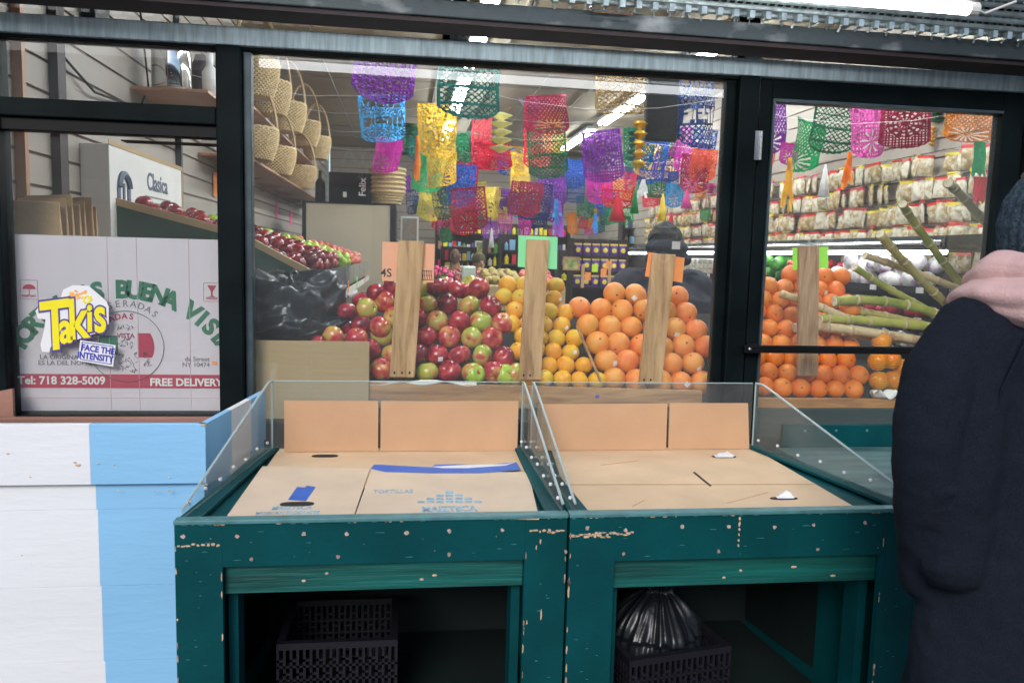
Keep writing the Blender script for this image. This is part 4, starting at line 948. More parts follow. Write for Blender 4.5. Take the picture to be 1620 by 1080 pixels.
rows_ = [(2.66, [3.5, 4.3, 5.3, 6.4, 7.6]), (2.18, [3.45, 4.6, 6.2])]
names = ['nearest', 'second', 'third', 'fourth', 'fifth', 'sixth', 'farthest']
for ri, (z, ys) in enumerate(rows_):
    for k, y in enumerate(ys):
        o = bk if first else dup(bk); first = False
        o.location = (-1.17+.02*math.sin(k*5), y, z+.003); o.rotation_euler = (0, 0, R_(90+20*math.sin(k*3))); sc = 1.1; o.scale = (sc, sc, sc*(1.5 if ri == 0 else 1.3))
        o['label'] = 'handled wicker basket, '+(names[k] if k < len(ys)-1 else 'farthest')+' on the '+('upper' if ri == 0 else 'lower')+' wall shelf'; o['group'] = 'wicker baskets on the wall shelves'
# cooler cabinet with nested baskets and machine
cab = thing('cooler_cabinet', 'tall cabinet with a cream front panel and black edges behind the left apples', 'cabinet', (-.65, 6.3, 0))
MB().box(-1.125, -.185, 6.3, 6.32, .3, 2.04).build('front_panel', M['cream'], cab); 
b = MB(); b.box(-1.17, -1.126, 6.29, 7.0, 0, 2.06); b.box(-.184, -.12, 6.29, 7.0, 0, 2.06); b.box(-1.1255, -.1845, 6.29, 6.999, 2.041, 2.06); b.build('case', M['black'], cab)
b = MB()
for k in range(9): b.box(-.117, -.112, 6.35+k*.08, 6.355+k*.08, .9, 2.0)
for k in range(5): b.box(-.117, -.112, 6.35, 7.0, 1+k*.22, 1.01+k*.22)
b.build('side_rack', M['iron'], cab)
for k in range(6):
    t = thing('nested_basket', 'round straw basket nested in the stack on the cabinet, '+['lowest', 'second from below', 'third from below', 'fourth from below', 'fifth from below', 'topmost'][k], 'basket', (-.22, 6.45, 2.061+k*.052), 'nested straw baskets on the cabinet')
    b = MB()
    for j in range(5):
        u = j/4; r = .15+.045*u; b.tube([(-.22+r*math.cos(2*math.pi*a/36)*(1+.01*(a % 2)), 6.45+r*math.sin(2*math.pi*a/36), 2.075+k*.052+.12*u) for a in range(37)], .013 if j < 4 else .022, 6, cap=False)
    b.build('weave', M['wicker'], t)
t = thing('appliance_box', 'black printed appliance box on the cabinet beside the nested baskets', 'box', (-.6, 6.5, 2.07))
b = MB(); b.box(-.88, -.40, 6.35, 6.65, 2.063, 2.40); b.build('carton', M['black'], t, bev=.003)
b = MB(); b.text('Felix', .11, Matrix.Translation((-.5, 6.347, 2.24)) @ RX @ Matrix.Rotation(R_(90), 4, 'Z'), .001, 0, .002); b.box(-.72, -.68, 6.345, 6.349, 2.12, 2.18); b.build('printing', M['white_p'], t)
props(MB().lathe([(.001, 0), (.06, 0), (.055, .22), (.02, .28), (.02, .36), (.001, .36)], 20, (-.99, 6.5, 2.062)).build('bottle', M['black'], loc=(-.99, 6.5, 2.06), smooth=True), 'dark bottle standing on the cabinet left of the black carton', 'bottle')
# dark counter mass with lamp behind (between baskets and cabinet)
# poster-box on left wall
t = thing('appliance_carton', 'white printed carton with dark blue pictures standing against the left slatwall', 'box', (-1.42, 1.5, 1.5))
MB().box(-1.487, -1.36, .9, 2.1, 1.5, 1.965).build('carton', M['white_p'], t, bev=.003)
b = MB(); b.box(-1.3595, -1.357, .89, 2.11, 1.962, 1.985); b.box(-1.3595, -1.357, 2.1, 2.12, 1.5, 1.98); b.build('taped_edge', M['card_box'], t)
RL = Matrix.Rotation(R_(90), 4, 'Z') @ RX
b = MB(); b.text('Clasica', .13, Matrix.Translation((-1.3585, 1.62, 1.84)) @ RL, .001, 0, .002)
for (y, z, rr) in ((1.08, 1.68, .07), (1.86, 1.52, .09)):
    b.tube([(-1.3585, y+rr*math.cos(math.pi*k/12), z+.1+rr*math.sin(math.pi*k/12)*.9) for k in range(13)], .02, 6, flat=1)
    b.box(-1.36, -1.355, y-rr-.02, y-rr+.02, z-.12, z+.1); b.box(-1.36, -1.355, y+rr-.02, y+rr+.02, z-.12, z+.1); b.box(-1.36, -1.355, y-.012, y+.012, z-.05, z+.12)
b.build('printing', mat('slate_blue_print', (.08, .1, .17), .6), t)
b = MB(); 
for k in range(5): b.box(-1.3595, -1.357, 1.4, 1.4+.45-.05*k, 1.76-k*.03, 1.768-k*.03)
b.build('small_print', M['grey_print'], t)
# paper bags pile
for k in range(7):
    x = -1.345+.006*k+.005*math.sin(k*3); y = .16+.045*k
    t = props(MB().hexa([(x-.12, y, 1.45), (x+.06, y, 1.45), (x+.06, y+.035, 1.45), (x-.12, y+.035, 1.45), (x-.12, y+.01, 1.66+.012*(k % 3)), (x+.055, y+.014, 1.655+.02*(k % 3)), (x+.05, y+.024, 1.66), (x-.12, y+.02, 1.66)]).build('paper_bag', M['paperbag'], loc=(x, y, 1.45), bev=.004), 'flat brown paper bag in the row behind the left window', 'paper bag', 'brown paper bags')
props(MB().box(-1.48, -.95, .2, .86, 1.42, 1.449).build('wall_shelf', M['shelfwood'], bev=.003), 'short shelf under the brown paper bags', 'shelf')
props(MB().box(-1.487, -1.3, .9, 3.2, 1.46, 1.498).build('wall_shelf', M['shelfwood'], bev=.003), 'narrow shelf under the white printed carton', 'shelf')
# dark upright posts
for (y, w, m_, lb_) in ((.28, .03, 'shelfwood', 'brown upright strip on the slatwall nearest the glass'), (.60, .08, 'iron_dark', 'dark upright post on the slatwall behind the left window'), (2.45, .035, 'iron', 'grey metal upright on the slatwall near the urn')):
    props(MB().box(-1.487, -1.45, y, y+w, 0.06, 3.3).build('wall_post', M[m_]), lb_, 'post')
b = MB(); b.tube([(-1.47, .72, 2.30), (-1.45, 1.0, 2.21), (-1.46, 1.3, 2.23), (-1.47, 1.9, 2.28)], .006, 6); b.tube([(-1.47, 1.72, 2.9), (-1.45, 1.74, 2.6), (-1.45, 1.8, 2.4), (-1.47, 1.73, 2.28)], .006, 6)
props(b.build('cable', M['black'], loc=(-1.47, 1.5, 2.25)), 'black cable drooping across the slatwall at upper left', 'cable')
props(MB().hexa([(-1.48, .95, 2.48), (-1.42, .97, 2.46), (-1.42, 1.12, 2.46), (-1.48, 1.14, 2.48), (-1.48, .95, 2.62), (-1.42, .93, 2.62), (-1.42, 1.14, 2.62), (-1.48, 1.16, 2.62)]).build('speaker_box', M['black'], loc=(-1.45, 1.05, 2.5), bev=.006), 'small black speaker mounted on the slatwall', 'speaker')
props(MB().box(-1.48, -1.08, 1.6, 2.35, 2.34, 2.36).build('wall_shelf', M['shelfwood'], bev=.003), 'shelf carrying the steel urn behind the small upper pane', 'shelf')
t = thing('steel_urn', 'shiny stainless steel urn on the high shelf behind the small upper left pane', 'urn', (-1.12, 1.9, 2.36))
b = MB(); b.lathe([(.001, 0), (.1, 0), (.105, .02), (.105, .27), (.095, .295), (.06, .31), (.001, .315)], 32, (-1.31, 1.75, 2.361)); b.build('body', M['chrome'], t, smooth=True)
MB().lathe([(.107, .25), (.109, .255), (.107, .26)], 32, (-1.31, 1.75, 2.361)).build('band', M['black'], t)
t = thing('stacked_jars', 'dark flower patterned jar on the urn shelf', 'jar', (-.95, 2.15, 2.36))
MB().lathe([(.001, 0), (.05, 0), (.07, .1), (.05, .24), (.03, .3), (.001, .3)], 20, (-1.25, 2.15, 2.361)).build('jar', M['iron_dark'], t, smooth=True)
props(MB().lathe([(.001, 0), (.04, 0), (.045, .16), (.02, .2), (.02, .28), (.001, .28)], 20, (-1.15, 1.95, 2.361)).build('bottle', M['white_p'], loc=(-1.15, 1.95, 2.36), smooth=True), 'white bottle to the right of the steel urn', 'bottle')
for k, (px, py, y) in enumerate([(340, 292, 3.5), (398, 335, 2.8), (438, 333, 4.1), (460, 345, 5.0)]):
    c = PX(px, py, -1.478); props(MB().box(-1.478, -1.474, c.y-.06, c.y+.06, c.z-.09, c.z+.09).build('price_card', M['orange_p' if k == 0 else 'pink_p'], loc=tuple(c)), ['orange', 'hot pink', 'hot pink', 'hot pink'][k]+' price card on the left slatwall, '+['behind the left window', 'beside the window frame', 'above the dark red apples', 'nearest the cream cabinet'][k], 'price card')
b = MB()
for k in range(9): b.ell((-1.32+.05*(k % 3)+.02*math.sin(k), 3.3+.09*(k//3)+.03*(k % 2), 1.73+.03*(k % 2)), (.045, .05, .04), 12)
props(MB().box(-.6, .1, 7.6, 8.2, .02, 1.35).build('counter', M['iron_dark'], bev=.01), 'dark checkout counter behind the cabinet', 'counter')

# ================================================================ RIGHT WALL: hanging bags and chilled shelves
def snackbag(name, w, h, body, head, dp=.03):
    t = thing(name, '', 'snack bag')
    b = MB()
    def f(u, v, s):
        e = (1-(2*u-1)**4)*(1-(2*v-1)**4); return Vector(((u-.5)*w*(1-.04*math.sin(v*9)), s*dp*.5*e*(1+.3*math.sin(u*11+v*7)), v*h))
    b.grid(lambda u, v: f(u, v, -1), 8, 9); b.grid(lambda u, v: f(1-u, v, 1), 8, 9)
    b.build('bag', body, t, smooth=True)
    b = MB(); b.box(-w/2, w/2, -.006, .006, h*.93, h*1.08); b.build('header_card', head, t)
    return t
pA = snackbag('hanging_bag', .125, .14, M['pack_fill'], M['pack_red']); pB = snackbag('hanging_bag', .125, .14, M['pack_fill'], M['pack_y'])
used = set(); rb = random.Random(5)
for row in range(5):
    z = 2.13-.165*row
    y = 1.35+.04*(row % 2)
    while y < 8.6:
        if rb.random() < .03: y += .12; continue
        kind = 0 if rb.random() < .6 else 1; p = (pA, pB)[kind]
        if row == 4 and y > 3.2: break
        if kind in used: o = dup(p)
        else: o = p; used.add(kind)
        o.location = (3.585-.02*rb.random(), y, z+rb.uniform(-.006, .006)); o.rotation_euler = (rb.uniform(-.15, .12), rb.uniform(-.08, .08), R_(-90)+rb.uniform(-.5, .5)); sc = rb.uniform(.85, 1.1); o.scale = (sc, sc*rb.uniform(.7, 1.8), sc*rb.uniform(.9, 1.1))
        h = ['red', 'yellow'][kind]; o['label'] = 'clear snack bag with a %s header card hanging on the right wall' % h; o['group'] = 'bags with %s header cards on the right wall' % h
        y += rb.uniform(.105, .13)
for row in range(5):
    z = 2.13-.165*row+.15; b = MB()
    b.tube([(3.56, 1.2, z), (3.56, 8.7, z)], .004, 5)
    for k in range(24): b.tube([(3.64, 1.3+k*.31, z), (3.52, 1.3+k*.31, z)], .003, 5)
    props(b.build('hanging_rail', M['steel'], loc=(3.6, 5, z)), 'metal rail of the '+['topmost', 'second', 'third', 'fourth', 'lowest'][row]+' row of hanging bags', 'rail')
cl = thing('chilled_case', 'long open chilled shelving along the right wall with vegetables and white packs', 'fridge', (3.35, 5, 0))
MB().box(3.6, 3.63, 1.1, 10, .1, 1.62).build('back_panel', M['iron_dark'], cl)
MB().hexa([(3.0, 1.1, 1.60), (3.64, 1.1, 1.60), (3.64, 10, 1.60), (3.0, 10, 1.60), (3.0, 1.1, 1.68), (3.64, 1.1, 1.72), (3.64, 10, 1.72), (3.0, 10, 1.68)]).build('canopy', M['iron'], cl)
MB().tube([(3.08, 1.2, 1.59), (3.08, 9.9, 1.59)], .016, 8).build('tube', mat('case_tube', (.9, .9, .9), .5, emit=(.95, .98, 1), es=14), cl, smooth=True)
MB().tube([(2.985, 1.1, 1.63), (2.985, 10, 1.63)], .025, 10).build('bumper', M['steel'], cl, smooth=True)
for z in (1.37, 1.19, 1.0, .75):
    MB().box(3.05, 3.6, 1.1, 10, z-.02, z).build('shelf', M['iron'], cl); b = MB(); b.box(3.035, 3.049, 1.1, 10, z-.03, z+.012); b.build('price_rail', M['black'], cl)
    b = MB()
    for k in range(18): b.box(3.031, 3.0345, 1.3+k*.48, 1.37+k*.48, z-.026, z+.008)
    b.build('price_label', M['white_p'], cl)
MB().box(3.04, 3.6, 1.1, 10, .05, .7).build('plinth', M['iron_dark'], cl)
def packproto(name, w, d, h, m, cat, smoothball=False):
    if smoothball: b = MB(); b.ell((0, 0, h/2), (w/2, d/2, h/2), 14)
    else: b = MB(); b.box(-w/2, w/2, -d/2, d/2, 0, h)
    o = b.build(name, m, smooth=smoothball, bev=0 if smoothball else .008); o['category'] = cat; return o
def fill(name, m, cat, label, group, z, y0, y1, dx, dy, w, d, h, ball=False, stack=1, cols=2, jit=.006):
    pr = packproto(name, w, d, h, M[m], cat, ball); n0 = True; y = y0
    while y < y1:
        for c in range(cols):
            for s_ in range(stack):
                if ball and s_ and rb.random() < .4: continue
                o = pr if n0 else dup(pr); n0 = False
                o.location = (3.12+c*dx+rb.uniform(-jit, jit), y+rb.uniform(-jit, jit)+(dy*.5 if ball and s_ % 2 else 0), z+.001+s_*h*(.86 if ball else 1.03)); o['label'] = label; o['group'] = group
                if ball: o.rotation_euler = (rb.uniform(-1, 1), rb.uniform(-1, 1), rb.uniform(0, 6))
                else: o.rotation_euler = (0, 0, rb.uniform(-.1, .1))
        y += dy
fill('white_pack', 'pack_w', 'food pack', 'white wrapped pack stacked on the upper chilled shelf', 'white packs on the upper chilled shelf', 1.372, 3.9, 6.6, .16, .14, .13, .12, .05, stack=3)
fill('turnip', 'turnip', 'vegetable', 'white and purple turnip on the upper chilled shelf', 'turnips on the chilled shelf', 1.372, 1.5, 2.5, .12, .115, .11, .11, .12, ball=True, stack=2)
fill('radish', 'red_veg', 'vegetable', 'small red radish heaped on the chilled shelf', 'red radishes on the chilled shelf', 1.372, 2.6, 3.1, .07, .06, .06, .06, .06, ball=True, stack=3, cols=3)
fill('green_vegetable', 'leaf', 'vegetable', 'leafy green vegetable on the chilled shelf', 'greens on the chilled shelf', 1.372, 3.15, 3.85, .12, .1, .11, .12, .11, ball=True, stack=2)
fill('wrapped_tray', 'pack_w', 'food tray', 'pale wrapped tray on the middle chilled shelf', 'wrapped trays on the middle chilled shelf', 1.192, 2.4, 6.6, .2, .17, .15, .15, .045, stack=2)
fill('pale_squash', 'turnip', 'vegetable', 'pale round vegetable on the lower chilled shelf', 'pale vegetables on the lower chilled shelf', 1.002, 1.5, 5, .13, .12, .11, .11, .11, ball=True)
fill('small_tomato', 'red_veg', 'vegetable', 'red vegetable on the middle chilled shelf', 'red vegetables on the middle chilled shelf', 1.192, 1.4, 2.3, .1, .09, .08, .08, .08, ball=True, cols=3)

# ================================================================ FAR CENTRE
def rack(name, label, x0, x1, y, zs, depth_=.3, m='iron', ztop=None):
    t = thing(name, label, 'shelf rack', ((x0+x1)/2, y, 0))
    for z in zs: MB().box(x0, x1, y, y+depth_, z-.02, z).build('shelf', M[m], t)
    b = MB(); zt_ = ztop or zs[-1]+.25
    for x in (x0-.02, x1): b.box(x, x+.02, y, y+depth_, 0, zt_)
    b.box(x0-.02, x1+.02, y+depth_, y+depth_+.01, 0, zt_); b.build('frame', M[m], t); return t
# purple and yellow snack rack  px (910-985, 375-430) y=6.5
a, c = P(908, 402, 6.5), P(992, 402, 6.5)
zr = [P(950, 428, 6.5).z, P(950, 404, 6.5).z]
rack('snack_rack', 'metal rack filled with purple and yellow snack bags in the middle of the shop', a.x, c.x, 6.5, [zr[0]-.2, zr[0], zr[1]], m='iron_dark', ztop=zr[1]+.2)
pS = snackbag('snack_bag', .09, .13, M['purple_bag'], M['yellow_bag'], .04)
b = MB(); b.ell((0, -.021, .06), (.03, .006, .03), 10); b.build('front_print', M['yellow_bag'], pS)
k0 = True
for z in zr+[zr[0]-.2]:
    for k in range(6):
        o = pS if k0 else dup(pS); k0 = False; o.location = (a.x+.055+k*(c.x-a.x-.1)/5, 6.53, z+.001); o.rotation_euler = (0, 0, rb.uniform(-.2, .2))
        o['label'] = 'purple and yellow snack bag on the metal rack in the middle of the shop'; o['group'] = 'purple snack bags'
# low produce island behind (potatoes, onions, red)
isl = thing('produce_island', 'low tan produce island heaped with potatoes and onions beyond the yellow oranges', 'produce display', (.9, 5, 0))
MB().box(.35, 1.55, 4.6, 5.9, 0, 1.22).build('case', M['card_box'], isl, bev=.01)
for (x0, x1, m_, lab, gr, r) in ((.40, .75, 'apple_dark', 'red onion heaped on the produce island', 'red onions on the island', .04), (.8, 1.15, 'cane_old', 'brown potato heaped on the produce island', 'potatoes on the island', .045), (1.2, 1.5, 'apple_pink', 'pink onion heaped on the produce island', 'pink onions on the island', .04)):
    pr = packproto('onion' if 'onion' in lab else 'potato', 2*r, 2.2*r, 1.8*r, M[m_], 'vegetable', True); f0 = True
    for j in range(7):
        for i in range(int((x1-x0)/(2*r))+1):
            o = pr if f0 else dup(pr); f0 = False
            o.location = (x0+i*2*r+rb.uniform(-.01, .01), 4.68+j*2.1*r+rb.uniform(-.01, .01), 1.22+.012*j+rb.uniform(0, .02)); o.rotation_euler = (rb.uniform(-1, 1), rb.uniform(-1, 1), 0); o['label'] = lab; o['group'] = gr
for k, (px, py, m_, nm) in enumerate([(922, 430, 'stake', 'wooden'), (964, 430, 'stake', 'wooden'), (930, 437, 'orange_p', 'orange'), (941, 424, 'yellow_p', 'yellow'), (955, 431, 'orange_p', 'orange'), (963, 419, 'orange_p', 'orange')]):
    c = P(px, py, 4.9)
    if m_ == 'stake': props(MB().box(c.x-.015, c.x+.015, 4.89, 4.9, 1.2, c.z+.08).build('small_stake', M['stake'], loc=(c.x, 4.9, 1.2)), 'small wooden price stake in the produce island, '+('left one' if k == 0 else 'right one'), 'wooden stake')
    else: props(MB().box(c.x-.03, c.x+.03, 4.895, 4.9, c.z-.04, c.z+.04).build('price_card', M[m_], loc=tuple(c)), nm+' price card over the produce island, '+['', '', 'lowest of the four', 'the only yellow one', 'between the two other orange ones', 'topmost'][k], 'price card')
# picture frames / posters
def poster(px0, py0, px1, py1, Y, m, inner, label, cat='poster', name='poster'):
    a, c = P(px0, py0, Y), P(px1, py1, Y); t = thing(name, label, cat, tuple(a))
    MB().box(a.x, c.x, Y, Y+.02, c.z, a.z).build('frame', M[m], t, bev=.003); w = (c.x-a.x)*.1
    b = MB(); b.box(a.x+w, c.x-w, Y-.003, Y, c.z+w, a.z-w); p = b.build('print', inner, t); return t
land = mat('landscape_print', (.5, .45, .12), .6, 0, .3, 9, col2=(.1, .2, .08), thr=(.4, .6))
poster(891, 406, 917, 428, 5.6, 'shelfwood', land, 'small brown framed landscape picture left of the snack rack', name='framed_picture')
poster(717, 388, 735, 400, 10, 'shelfwood', M['cream'], 'small framed picture on the far back wall', name='framed_picture')
poster(634, 342, 662, 385, 7.2, 'white_p', mat('photo_print', (.3, .22, .15), .6, 0, .3, 14, col2=(.15, .3, .4), thr=(.5, .6)), 'white sheet with a picture behind the peach sign', name='poster')
poster(752, 381, 770, 420, 9.5, 'white_p', land, 'pale poster with a round emblem at the back of the shop', name='poster')
# shelves of goods at the back centre
shelf_goods = [M['pack_w'], M['red_veg'], M['yellow'], M['leaf'], M['shelfwood'], M['blue'], M['pack_y'], M['purple_ink']]
for ri, (px0, px1, Yb, zs, lb_) in enumerate([(700, 752, 8.6, [1.05, 1.25, 1.42], 'metal shelf of small goods at the back left of the centre aisle'), (768, 790, 8.0, [1.0, 1.18, 1.36, 1.54], 'narrow dark shelf of bottles at the back of the shop'), (794, 822, 7.2, [1.0, 1.2, 1.4, 1.58], 'rack of hanging sweets left of the mint sign'), (886, 912, 7.4, [1.0, 1.2, 1.4], 'dark shelf right behind the mint paper sign'), (985, 1075, 9.5, [1.0, 1.25, 1.5, 1.75, 2.0], 'tall goods shelf at the back right'), (690, 900, 11.6, [1.0, 1.3, 1.6, 1.9], 'long goods shelf on the far back wall')]):
    a, c = P(px0, 400, Yb), P(px1, 400, Yb); rack('goods_shelf', lb_, a.x, c.x, Yb, zs, .25, 'iron_dark', zs[-1]+.2)
    protos_ = []
    for z in zs:
        x = a.x+.04
        while x < c.x-.03:
            w = rb.uniform(.04, .075); h = rb.uniform(.09, .15); mi = rb.randrange(len(shelf_goods))
            b = MB(); b.box(x, x+w, Yb+.02, Yb+.1, z+.001, z+h) if rb.random() < .5 else b.lathe([(.001, 0), (w/2, 0), (w/2, h*.7), (w/5, h*.85), (w/5, h), (.001, h)], 10, (x+w/2, Yb+.06, z+.001))
            props(b.build('goods_pack', shelf_goods[mi], loc=(x, Yb, z)), ['white', 'red', 'yellow', 'green', 'brown', 'light blue', 'yellow', 'purple'][mi]+' item on the '+' '.join(lb_.split()[:11]), 'grocery item', ['white', 'red', 'yellow', 'green', 'brown', 'light blue', 'yellow', 'purple'][mi]+' items on the '+lb_)
            x += w+rb.uniform(.01, .04)
# yellow-green note and grey bag at (740,430)
a = P(749, 452, 1.2); props(MB().box(a.x-.045, a.x+.045, 1.2, 1.203, a.z-.035, a.z+.04).build('price_card', M['yellow_p'], loc=tuple(a)), 'fluorescent yellow green note just above the apples', 'price card')
props(MB().box(P(731, 430, 2.5).x, P(753, 430, 2.5).x, 2.5, 2.56, P(740, 456, 2.5).z, P(740, 421, 2.5).z).build('plastic_jug', mat('pale_jug', (.55, .65, .55), .3), loc=tuple(P(740, 440, 2.5)), bev=.012), 'pale translucent jug standing behind the apple pile', 'jug')
c = P(697, 436, 3.2); t = thing('flower_bunch', 'bunch of pink flowers behind the apple pile', 'flowers', tuple(c)); b = MB(); b3 = MB()
for k in range(26):
    p = c+Vector((rb.gauss(0, .035), rb.gauss(0, .03), rb.gauss(0, .035))); (b if k % 3 else b3).ell(p, rb.uniform(.01, .02), 8)
b.build('petals', M['pink_p'], t); 
for k in range(14): p = c+Vector((rb.gauss(0, .04), rb.gauss(0, .03), -.06+rb.gauss(0, .02))); b3.tube([p, p+Vector((rb.gauss(0, .02), 0, .05))], [.004, .001], 4)
b3.build('leaves', M['leaf'], t)

# ================================================================ PEOPLE
def person(label, loc, rotz, top, hair, legs='jeans', skin='skin', hat=None, scale=1.0, lean=0, fine=False, coat_r=1.0, wrist=None, coat=True):
    t = thing('person', label, 'person', (0, 0, 0)); b = MB()
    L = lean
    for s in (-1, 1):
        b.caps([(s*.1, .0, .07), (s*.1, .02, .47), (s*.09, 0, .9)], [.045, .055, .085]); b.caps([(s*.1, -.03, .04), (s*.11, .13, .035)], [.038, .035])
        el = (s*.24, -.02+L*.6, 1.13); wr = (s*.2, .17+L*.7, .98)
        if wrist: el = (s*.275, -.01, 1.15); wr = (s*wrist[0], wrist[1], wrist[2])
        b.caps([(s*.165, L*.9, 1.385), el, wr], [.055, .042, .028])
        hp = Vector(wr)+Vector((-s*.01, .06, -.03)); b.caps([wr, hp], [.025, .032]); 
        for k in range(4):
            f0 = hp+Vector(((k-1.5)*.017, .02, -.004)); l = [.028, .034, .032, .024][k]; b.caps([f0, f0+Vector((0, l, -.004)), f0+Vector((0, l*1.5, -.03))], [.0095, .009, .008], 8)
        b.caps([hp+Vector((-s*.025, -.015, 0)), hp+Vector((-s*.045, .025, -.012))], [.011, .009], 8)
    b.ell((0, 0, .95), (.16, .11, .13)); b.ell((0, L*.3, 1.1), (.14, .1, .16)); b.ell((0, L*.7, 1.27), (.165, .115, .17)); b.caps([(-.13, L*.9, 1.39), (.13, L*.9, 1.39)], [.06, .06])
    hx = Vector((0, L*1.2, 0)); b.caps([(0, L*.9, 1.4), Vector((0, .01, 1.52))+hx], [.06, .052])
    b.ell(Vector((0, .02, 1.61))+hx, (.075, .093, .112)); b.ell(Vector((0, .045, 1.55))+hx, (.052, .062, .06)); b.caps([Vector((0, .108, 1.625))+hx, Vector((0, .13, 1.59))+hx], [.009, .014], 8)
    for s in (-1, 1): b.ell(Vector((s*.078, .01, 1.60))+hx, (.012, .022, .032), 10)
    b.build('body', M[skin], t, remesh=.007 if fine else .012, smooth_it=3)
    b = MB()
    for s in (-1, 1): b.ell(Vector((s*.03, .104, 1.625))+hx, (.013, .008, .008), 10)
    b.build('eyes', M['eye'], t); b = MB(); b.ell(Vector((0, .106, 1.557))+hx, (.024, .008, .007), 10); b.build('lips', M['lip'], t)
    b = MB()
    for s in (-1, 1): b.caps([(s*.1, .0, .1), (s*.1, .02, .47), (s*.09, 0, .9)], [.07, .075, .1])
    b.ell((0, 0, .95), (.18, .13, .14)); b.build('trousers', M[legs], t, remesh=.012, smooth_it=3)
    b = MB()
    for s in (-1, 1): b.caps([(s*.1, -.04, .045), (s*.11, .15, .04)], [.05, .045])
    b.build('shoes', M['shoe'], t, remesh=.01, smooth_it=2)
    if coat:
        b = MB()
        for s in (-1, 1): b.caps([(s*.17, L*.9, 1.375), (s*.245, -.02+L*.6, 1.13), (s*.2, .15+L*.7, .99)], [.078*coat_r, .068*coat_r, .05*coat_r])
        b.ell((0, 0, .97), (.19, .15, .2)); b.ell((0, L*.3, 1.12), (.18, .14, .2)); b.ell((0, L*.7, 1.26), (.2*coat_r, .15*coat_r, .19)); b.caps([(-.14, L*.9, 1.39), (.14, L*.9, 1.39)], [.075, .075]); b.caps([Vector((0, L*.9, 1.42)), Vector((0, 0, 1.49))+hx*.9], [.09, .07])
        b.build('coat', M[top], t, remesh=.01, smooth_it=3, disp=(.022, .09))
    if hair:
        b = MB(); b.ell(Vector((0, -.005, 1.635))+hx, (.088, .1, .105)); b.ell(Vector((0, -.045, 1.57))+hx, (.075, .06, .08)); b.build('hair', M[hair], t, remesh=.008, smooth_it=2, disp=(.03, .03))
    if hat:
        b = MB(); b.lathe([(.098, -.01), (.103, 0), (.1, .05), (.085, .095), (.05, .125), (.001, .135)], 40, Vector((0, -.0, 1.63))+hx, mod=lambda th, z: 1+.015*math.sin(20*th)); b.build('knit_cap', M[hat], t, smooth=True)
    t.location = loc; t.rotation_euler = (0, 0, rotz); t.scale = (scale,)*3
    return t
c = P(1040, 400, .95)
pp = person('shopper with dark curly hair in a navy jacket seen from behind beyond the grapefruit', (c.x+.02, .93, 0), R_(5), 'navy2', 'hair', scale=.975, lean=-.02, coat_r=1.6, hat=None)
hb = MB(); hb.ell((0, -.05, 1.60), (.115, .11, .06)); hb.ell((0, -.075, 1.545), (.13, .08, .05)); hb.build('hood', M['navy2'], pp, remesh=.009, smooth_it=2, disp=(.015, .05)).location = (0, 0, 0)
for o in pp.children:
    if o.name.startswith('hood'):
        for v in o.data.vertices: v.co += Vector(pp.location)
lb2 = MB(); lb2.grid(lambda u, v: Vector(((u-.5)*.044+.005, -.158-.004*math.cos((u-.5)*3), 1.615+(v-.5)*.04)), 4, 4)
o = lb2.build('white_patch', mat('reflective_patch', (.9, .9, .9), .3), pp, solid=.003)
for v in o.data.vertices: v.co += Vector(pp.location)
c = P(720, 425, 8.2); person('bald shopper in a brown top far back in the shop', (c.x, 8.2, 0), R_(170), 'shelfwood', None, skin='skin2', scale=.92)
c = P(757, 430, 6.6); person('distant shopper in a dark blue jacket with an olive knit cap', (c.x, 6.6, 0), R_(200), 'navy2', None, hat='olive_c', scale=.87, coat_r=1.35)
c = P(737, 421, 10); person('distant shopper in pale clothes and a pale cap', (c.x, 10, 0), R_(180), 'grey_c', None, hat='grey_c', scale=.93)

# main person outside right
PXc, PYc = 1.3, -1.60
mp_ = person('person in navy wool coat, pink hood and blue grey beanie at the right edge', (0, 0, 0), 0, 'navy', 'hair', hat=None, scale=1.0, fine=True, coat=False, wrist=(.175, -.01, 1.0))
b = MB()
rings = [(1.445, .075, .075), (1.43, .11, .09), (1.41, .165, .105), (1.385, .215, .118), (1.34, .235, .13), (1.24, .225, .14), (1.12, .215, .138), (1.0, .215, .135), (.9, .23, .14), (.78, .245, .15), (.62, .258, .16), (.52, .262, .165)]
n = 40; vs = []; fs = []
for (z, a_, d_) in rings[::-1]:
    for j in range(n):
        th = 2*math.pi*j/n; fold = 1+(.02*math.sin(6*th+z*3) if z < 1.1 else 0)
        vs.append((a_*fold*math.copysign(abs(math.cos(th))**.85, math.cos(th)), d_*fold*math.copysign(abs(math.sin(th))**.85, math.sin(th))-.01, z))
for i in range(len(rings)-1):
    for j in range(n): fs.append((i*n+j, i*n+(j+1) % n, (i+1)*n+(j+1) % n, (i+1)*n+j))
fs.append(tuple(range(n-1, -1, -1))); fs.append(tuple(range((len(rings)-1)*n, len(rings)*n))); b.add(vs, fs)
for s in (-1, 1):
    b.caps([(s*.15, .03, 1.3), (s*.17, .03, 1.1), (s*.16, .03, .95)], [.1, .1, .1], 16)
    b.caps([(s*.2, -.02, 1.36), (s*.215, -.03, 1.22), (s*.225, -.03, 1.08), (s*.22, -.02, .93)], [.07, .072, .07, .07], 16)
    b.caps([(s*.205, 0, 1.385), (s*.27, -.005, 1.29), (s*.30, -.015, 1.17), (s*.285, -.005, 1.06), (s*.245, .02, .95), (s*.215, .05, .86)], [.062, .072, .066, .06, .055, .052], 18)
for s in (-1, 1):   # creases at elbow and sleeve
    for k, z in enumerate((1.13, 1.07)):
        b.caps([(s*.325, -.03, z-.01), (s*.29, -.07, z+.012*(k % 2)), (s*.24, -.06, z+.03)], [.004, .007, .003], 8)
